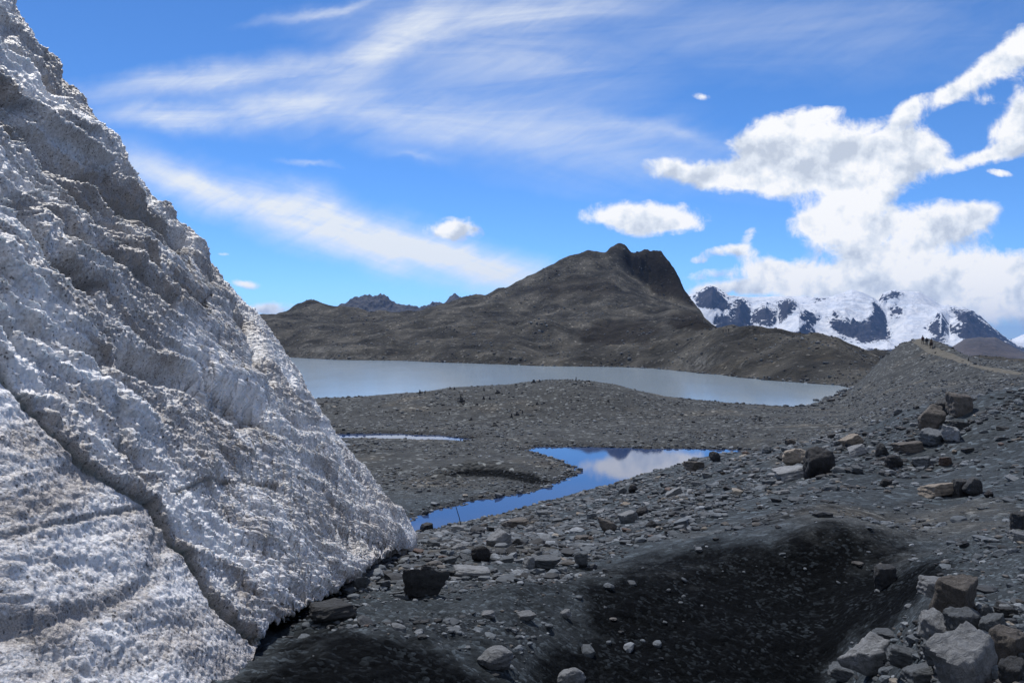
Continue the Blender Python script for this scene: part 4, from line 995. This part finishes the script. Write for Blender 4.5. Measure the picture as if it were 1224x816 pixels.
def person(loc, rz, jacket, trousers, label, stride=.25, pack=None, hat=None):
    a = stride
    V = [(0, 0, .95), (0, 0, 1.18), (0, .01, 1.42), (0, 0, 1.52), (0, -.01, 1.63), (0, -.01, 1.72),
         (.10, 0, .90), (.11, -a*.5, .50), (.11, -a*.75, .09), (.11, -a*.75-.14, .04),
         (-.10, 0, .90), (-.11, a*.35, .50), (-.11, a*.85, .12), (-.11, a*.85-.12, .05),
         (.20, 0, 1.40), (.25, a*.35, 1.14), (.26, a*.15-.06, .90), (.26, a*.1-.1, .80),
         (-.20, 0, 1.40), (-.25, -a*.35, 1.14), (-.26, -a*.7, .93), (-.26, -a*.85, .84)]
    E = [(0, 1), (1, 2), (2, 3), (3, 4), (4, 5), (0, 6), (6, 7), (7, 8), (8, 9), (0, 10), (10, 11), (11, 12), (12, 13), (2, 14), (14, 15), (15, 16), (16, 17), (2, 18), (18, 19), (19, 20), (20, 21)]
    Rr = [(.16, .12), (.16, .12), (.17, .12), .06, .10, .085, .10, .065, .045, .04, .10, .065, .045, .04, .065, .05, .04, .035, .065, .05, .04, .035]
    mats = [jacket, trousers, SKIN, HAIR]
    o = skin_obj('person', V, E, Rr, mats)
    for p in o.data.polygons:
        c = p.center
        if c.z > 1.52: p.material_index = 3 if (c.z > 1.70 or c.y > .02) else 2
        elif abs(c.x) > .2 and c.z < .86: p.material_index = 2
        elif c.z < .94 and abs(c.x) < .205: p.material_index = 1
        if c.z < .08: p.material_index = 3
    o.location = loc; o.rotation_euler = (0, 0, rz)
    if pack:
        v, f = ICO[2]; b = mesh_np('backpack', rock_pts(v, 7, 'cobble', 0)*np.array([.17, .11, .26])+np.array([0, .2, 1.25]), f, pack, o)
    if hat:
        v, f = ICO[2]; b = mesh_np('hat', v*np.array([.12, .13, .07])+np.array([0, 0, 1.77]), f, hat, o)
    tag(o, label, 'person'); return o
def lit(n, c): return mat_plain(n, c, .8, .2, 30., .15)
ridge = hit([1103.0, 1107.8, 1113.0], [411.8, 413.8, 417.0], 200., 70.)
person(ridge[0], 2.9, lit('red_brown_jacket', (.16, .07, .06)), lit('dark_trousers', (.02, .02, .025)), 'person in a reddish jacket walking up the ridge trail ahead of the horse', .3, lit('dark_pack', (.03, .03, .04)), lit('dark_hat', (.03, .025, .025)))
person(ridge[1], 2.7, lit('black_jacket', (.02, .02, .024)), lit('grey_trousers', (.05, .05, .055)), 'person in black clothes walking between the reddish jacket and the horse', .25)
farp = hit([864.3, 867.8, 871.0], [397.8, 397.6, 397.4], 420., 250.)
for q, (c, lab) in enumerate((((.03, .03, .035), 'leftmost of three tiny dark people on the far moraine crest'), ((.02, .03, .05), 'middle of three tiny dark people on the far moraine crest'), ((.035, .03, .03), 'rightmost of three tiny dark people on the far moraine crest'))):
    o = person(farp[q], .5+q, lit('far_jacket', c), lit('far_trousers', (.02, .02, .022)), lab, .25); o['group'] = 'tiny people on the far moraine crest'
def horse(loc, rz):
    coat = lit('dark_bay_coat', (.035, .022, .016)); mane = lit('black_mane', (.01, .01, .01)); blanket = lit('red_saddle_cloth', (.12, .05, .04)); leather = lit('saddle_leather', (.06, .035, .02))
    V = [(0, 0, 1.18), (0, -.45, 1.20), (0, -.72, 1.30), (0, -.98, 1.62), (0, -1.10, 1.78), (0, -1.32, 1.62), (0, -1.50, 1.46),
         (0, .42, 1.20), (0, .68, 1.15),
         (.16, -.55, 1.0), (.16, -.56, .62), (.16, -.50, .34), (.16, -.55, .05), (-.16, -.55, 1.0), (-.16, -.68, .64), (-.16, -.66, .34), (-.16, -.72, .05),
         (.17, .60, .98), (.17, .50, .72), (.17, .70, .48), (.17, .66, .05), (-.17, .60, .98), (-.17, .62, .72), (-.17, .84, .48), (-.17, .84, .05),
         (.05, -1.08, 1.92), (-.05, -1.08, 1.92)]
    E = [(0, 1), (1, 2), (2, 3), (3, 4), (4, 5), (5, 6), (0, 7), (7, 8), (2, 9), (9, 10), (10, 11), (11, 12), (2, 13), (13, 14), (14, 15), (15, 16), (8, 17), (17, 18), (18, 19), (19, 20), (8, 21), (21, 22), (22, 23), (23, 24), (4, 25), (4, 26)]
    Rr = [(.29, .30), (.26, .30), (.21, .27), .14, .12, .10, .075, (.27, .28), (.24, .25), .12, .065, .05, .055, .12, .065, .05, .055, .15, .10, .055, .055, .15, .10, .055, .055, .03, .03]
    e = bpy.data.objects.new('horse', None); C.objects.link(e)
    skin_obj('body', V, E, Rr, [coat], e)
    V, Q = tube([(0, .88, 1.28), (0, 1.0, 1.1), (0, 1.04, .8), (0, 1.02, .5)], [.04, .06, .07, .02]); mesh_np('tail', V, Q, mane, e)
    V, Q = tube([(0, -1.05, 1.92), (0, -.90, 1.80), (0, -.72, 1.60), (0, -.52, 1.44)], [.03, .05, .05, .02]); mesh_np('mane', V, Q, mane, e)
    v, f = ICO[2]; s = mesh_np('saddle', v*np.array([.24, .26, .08])+np.array([0, -.02, 1.50]), f, leather, e)
    th = np.linspace(-1.5, 1.5, 16); yy = np.linspace(-.34, .34, 6)
    G = np.array([[(.335*math.sin(a), y, 1.18+.335*math.cos(a)) for a in th] for y in yy]).reshape(-1, 3)
    mesh_np('saddle_cloth', G, grid_quads(6, 16), blanket, e)
    e.location = loc; e.rotation_euler = (0, 0, rz); tag(e, 'dark brown saddled horse being led up the ridge trail behind two people', 'horse')
horse(ridge[2], 2.65)

# ------------------------------------------------------------------ light
SUN_AZ, SUN_EL = -16., 55.        # degrees; azimuth from +Y, negative = left
sd = Vector((math.sin(R(SUN_AZ))*math.cos(R(SUN_EL)), math.cos(R(SUN_AZ))*math.cos(R(SUN_EL)), math.sin(R(SUN_EL))))
sl = bpy.data.lights.new('sun', 'SUN'); sl.energy = 4.2; sl.angle = R(.53); sl.color = (1., .955, .90)
so = bpy.data.objects.new('sun', sl); C.objects.link(so); so.rotation_euler = sd.to_track_quat('Z', 'Y').to_euler()

def build_world():
    w = bpy.data.worlds.new('World'); bpy.context.scene.world = w; w.use_nodes = True
    t = NT(w.node_tree); bg = w.node_tree.nodes['Background']
    sky = t.new('ShaderNodeTexSky', sky_type='NISHITA'); sky.sun_disc = False
    sky.sun_elevation = R(SUN_EL); sky.sun_rotation = R(SUN_AZ); sky.altitude = 4800; sky.air_density = 1.0; sky.dust_density = .35; sky.ozone_density = 2.6
    g = t.new('ShaderNodeTexCoord').outputs['Generated']
    sx = t.new('ShaderNodeSeparateXYZ'); t.put(sx.inputs[0], g); x, y, z = sx.outputs
    yy = t.math('MAXIMUM', y, .12)
    u = t.math('MULTIPLY_ADD', t.math('DIVIDE', x, yy), F, CX)
    v = t.math('MULTIPLY_ADD', t.math('DIVIDE', z, yy), -F, CY)
    cmb = t.new('ShaderNodeCombineXYZ'); t.put(cmb.inputs[0], u); t.put(cmb.inputs[1], v); uv = cmb.outputs[0]
    wn = t.new('ShaderNodeTexNoise'); t.put(wn.inputs['Vector'], uv); wn.inputs['Scale'].default_value = .011; wn.inputs['Detail'].default_value = 6; wn.inputs['Roughness'].default_value = .6
    ws = t.sepx(wn.outputs['Color'])
    def warp(amt):
        return t.math('MULTIPLY_ADD', t.math('SUBTRACT', ws[0], .5), amt, u), t.math('MULTIPLY_ADD', t.math('SUBTRACT', ws[1], .5), amt*.7, v)
    # sky tint
    hs = t.new('ShaderNodeHueSaturation'); hs.inputs['Saturation'].default_value = 1.12; hs.inputs['Value'].default_value = 1.0
    t.put(hs.inputs['Color'], sky.outputs[0])
    col = t.mixc(1., hs.outputs[0], (*SKY_TINT, 1), 'MULTIPLY')
    # high thin cloud
    uc, vc = warp(60)
    def ell(U, V_, cx, cy, L, Wd, ang, op, gauss=True):
        ca, sa = math.cos(R(ang)), math.sin(R(ang))
        dx = t.math('SUBTRACT', U, cx); dy = t.math('SUBTRACT', V_, cy)
        a = t.math('ADD', t.math('MULTIPLY', dx, ca/L), t.math('MULTIPLY', dy, sa/L))
        b = t.math('ADD', t.math('MULTIPLY', dx, -sa/Wd), t.math('MULTIPLY', dy, ca/Wd))
        q = t.math('ADD', t.math('MULTIPLY', a, a), t.math('MULTIPLY', b, b))
        e = t.math('MULTIPLY', t.math('EXPONENT', t.math('MULTIPLY', q, -1.)), op)
        return (e, b) if gauss == 2 else e
    CIR = [(230, 222, 110, 20, 17, .75), (370, 262, 150, 27, 17, 1.0), (500, 298, 130, 24, 13, .95), (600, 330, 75, 18, 8, .65), (570, 308, 100, 10, 10, .3),
           (250, 92, 150, 15, -7, .55), (400, 72, 60, 12, -14, .3), (470, 50, 90, 26, -30, .65), (600, 12, 170, 26, -4, .5), (600, 70, 160, 46, 8, .35),
           (200, 138, 90, 16, 2, .55), (330, 128, 120, 20, -6, .50), (520, 142, 240, 36, 5, .42), (690, 175, 200, 34, 8, .30), (770, 152, 120, 11, 11, .40), (390, 12, 75, 7, -12, .55),
           (880, 30, 300, 60, 3, .18), (500, 190, 40, 5, 8, .25), (366, 197, 28, 4, 12, .3), (1100, 20, 200, 30, -5, .10), (700, 220, 160, 20, 6, .10)]
    cir = None
    for c in CIR:
        e = ell(uc, vc, *c); cir = e if cir is None else t.math('MAXIMUM', t.math('ADD', cir, t.math('MULTIPLY', e, .45)), e)
    def fibre(ang, sx_, sy_, det, dist):
        mp = t.new('ShaderNodeMapping', vector_type='TEXTURE'); t.put(mp.inputs[0], uv); mp.inputs['Rotation'].default_value = (0, 0, R(ang)); mp.inputs['Scale'].default_value = (sx_, sy_, 1)
        return t.noise(mp.outputs[0], 1., det, .62, dist)
    lowb = t.mrange(v, 165, 215)
    fA = fibre(15, 300, 34, 8, .6); fB = fibre(-4, 280, 42, 9, 1.2)
    fib = t.math('ADD', fB, t.math('MULTIPLY', lowb, t.math('SUBTRACT', fA, fB)))
    fib2 = fibre(-28, 110, 16, 7, .5)
    fb = t.math('ADD', t.mrange(fib, .34, .66, .62, 1.3), t.mrange(fib2, .3, .7, -.2, .2))
    cirf = t.math('MULTIPLY', cir, fb)
    cirf = t.mrange(cirf, .03, .92, 0, .95)
    cirf = t.math('POWER', t.math('MAXIMUM', cirf, 0.), .95)
    # cumulus
    ub, vb = warp(26)
    CUM = [(541, 275, 32, 13, 0, 1.2), (768, 260, 62, 18, 3, 1.3), (800, 266, 30, 9, 5, .7), (735, 261, 25, 8, 0, .6), (322, 369, 28, 10, 0, 1.1), (294, 339, 20, 6, 0, .9), (268, 306, 9, 3.5, 0, .8), (841, 115, 13, 5, 5, .7),
           (865, 212, 75, 17, 4, 1.1), (800, 200, 28, 12, 20, .55), (905, 175, 38, 26, -20, 1.0), (955, 160, 48, 24, -6, 1.2), (985, 136, 22, 6, -10, .7), (1000, 190, 60, 28, 0, 1.1), (1070, 182, 50, 30, 8, 1.3), (930, 215, 60, 18, 0, .9), (1110, 185, 22, 16, 20, .8),
           (1022, 240, 48, 26, -20, 1.2), (1085, 270, 30, 20, 0, .6), (1060, 305, 60, 14, 0, .6), (985, 274, 38, 26, 0, 1.0), (1040, 280, 36, 26, 0, .7), (1130, 268, 50, 25, -3, 1.25), (1170, 255, 28, 16, -10, .8),
           (1092, 128, 20, 13, -25, .8), (1080, 145, 20, 8, -10, .5), (1132, 116, 26, 12, -30, .8), (1163, 94, 28, 15, -30, .95), (1205, 66, 34, 20, -35, 1.1), (1240, 50, 38, 20, -20, 1.1), (1172, 190, 40, 9, -15, .9), (1210, 160, 26, 22, -30, 1.1), (1232, 125, 22, 30, 0, 1.0), (1180, 120, 18, 9, 0, .4), (1195, 207, 16, 4, 5, .6),
           (895, 285, 17, 10, -50, .6), (860, 300, 28, 7, -10, .5), (890, 300, 22, 7, 0, .5), (840, 328, 40, 6, -5, .45), (835, 312, 14, 5, 0, .3),
           (925, 318, 40, 15, 0, .9), (860, 345, 55, 9, -6, .85), (965, 338, 80, 18, 0, .85), (1060, 330, 80, 20, 0, .9), (1150, 328, 80, 26, 0, 1.0), (1230, 335, 60, 30, 0, .9), (1120, 362, 160, 26, 0, .85), (1240, 380, 60, 22, 0, .4)]
    cum = None
    for c in CUM:
        e, b_ = ell(ub, vb, *c, gauss=2); low = t.math('MULTIPLY', e, b_) if cum is None else t.math('MULTIPLY_ADD', e, b_, low); cum = e if cum is None else t.math('ADD', cum, e)
    nz = t.noise(uv, .028, 10, .67, .35); nz2 = t.noise(uv, .0085, 4, .5)
    dn = t.math('ADD', cum, t.math('MULTIPLY', t.math('SUBTRACT', nz, .5), t.math('MULTIPLY_ADD', cum, 0.0, 1.7)))
    dn = t.math('MULTIPLY', t.math('ADD', dn, t.math('MULTIPLY', t.math('SUBTRACT', nz2, .5), .5)), t.mrange(cum, .05, .3))
    cumf = t.mrange(dn, .24, .84, 0, .98, True)
    # relief of the heaps: difference of the billows toward the sun
    off = t.new('ShaderNodeVectorMath', operation='ADD'); t.put(off.inputs[0], uv); off.inputs[1].default_value = (-7, -9, 0)
    nzo = t.noise(off.outputs[0], .030, 5, .5, .25)
    off2 = t.new('ShaderNodeVectorMath', operation='ADD'); t.put(off2.inputs[0], uv); off2.inputs[1].default_value = (-14, -26, 0)
    nl = t.noise(uv, .012, 5, .6); nlo = t.noise(off2.outputs[0], .012, 5, .6)
    nzs = t.noise(uv, .030, 5, .5, .25)
    lit_ = t.math('ADD', t.math('MULTIPLY', t.math('SUBTRACT', nzs, nzo), 1.0), t.math('MULTIPLY', t.math('SUBTRACT', nl, nlo), 2.2))
    rel = t.math('DIVIDE', low, t.math('MAXIMUM', cum, .05))
    lit_ = t.math('SUBTRACT', lit_, t.math('MULTIPLY', t.mrange(rel, -.5, .9), .42))
    lit_ = t.math('SUBTRACT', lit_, t.math('MULTIPLY', t.mrange(dn, .8, 1.9), .12)); lit_ = t.math('ADD', lit_, .14)
    cc = t.ramp(t.mrange(lit_, -.45, .35), (0., (.56, .62, .72)), (.32, (.78, .83, .90)), (.62, (1., 1., 1.)))
    cl = t.mixc(1., cc, (CLOUD, CLOUD, CLOUD, 1), 'MULTIPLY')
    col = t.mixc(cirf, col, (CLOUD*.84, CLOUD*.88, CLOUD*.92, 1))
    # milky air low on the right
    hz = ell(u, v, 1150, 400, 420, 48, 0, .62)
    col = t.mixc(hz, col, (CLOUD*.52, CLOUD*.64, CLOUD*.80, 1))
    col = t.mixc(cumf, col, cl)
    front = t.mrange(y, .12, .2)
    base = t.mixc(1., hs.outputs[0], (*SKY_TINT, 1), 'MULTIPLY')
    gen = t.mrange(t.noise(g, 2.2, 8, .6, .3), .34, .60, 0, .92)  # cloud cover out of view, thickened to add neutral fill light
    base = t.mixc(gen, base, (CLOUD*.62, CLOUD*.62, CLOUD*.63, 1))
    col = t.mixc(front, base, col)
    t.put(bg.inputs['Color'], col); bg.inputs['Strength'].default_value = SKY_STR
    w.cycles.sampling_method = 'MANUAL'; w.cycles.sample_map_resolution = 1024
SKY_STR = .145; CLOUD = 7.2; SKY_TINT = (.70, .93, 1.12)
build_world()

# air between here and the far range
def haze():
    m = bpy.data.materials.new('air'); m.use_nodes = True; nt = m.node_tree
    nt.nodes.remove(nt.nodes['Principled BSDF']); v = nt.nodes.new('ShaderNodeVolumePrincipled')
    v.inputs['Color'].default_value = (.26, .50, 1., 1); v.inputs['Density'].default_value = HAZE; v.inputs['Anisotropy'].default_value = .1
    nt.links.new(v.outputs[0], nt.nodes['Material Output'].inputs['Volume']); m.cycles.homogeneous_volume = True
    x, y0, y1, z0, z1 = 26000, -26000, 26000, -152, 480
    V = [(-x, y0, z0), (x, y0, z0), (x, y1, z0), (-x, y1, z0), (-x, y0, z1), (x, y0, z1), (x, y1, z1), (-x, y1, z1)]
    o = mesh_np('haze', V, [(0, 3, 2, 1), (4, 5, 6, 7), (0, 1, 5, 4), (1, 2, 6, 5), (2, 3, 7, 6), (3, 0, 4, 7)], m, smooth=False)
    tag(o, 'thin blue mountain air over the whole valley', 'haze', kind='stuff')
HAZE = 4.2e-5
haze()

# ------------------------------------------------------------------ camera and picture
cam = bpy.data.cameras.new('camera'); co = bpy.data.objects.new('camera', cam); C.objects.link(co)
co.location = (0, 0, ZC); co.rotation_euler = (R(90), 0, 0)
cam.sensor_width = 36; cam.lens = 36*F/1224; cam.clip_start = .1; cam.clip_end = 60000
sc = bpy.context.scene; sc.camera = co
sc.render.resolution_x = 1224; sc.render.resolution_y = 816
sc.view_settings.view_transform = 'Standard'; sc.view_settings.look = 'None'; sc.view_settings.exposure = 0.; sc.view_settings.gamma = 1
sc.render.engine = 'CYCLES'; sc.cycles.max_bounces = 4; sc.cycles.volume_bounces = 0; sc.cycles.volume_step_rate = 4
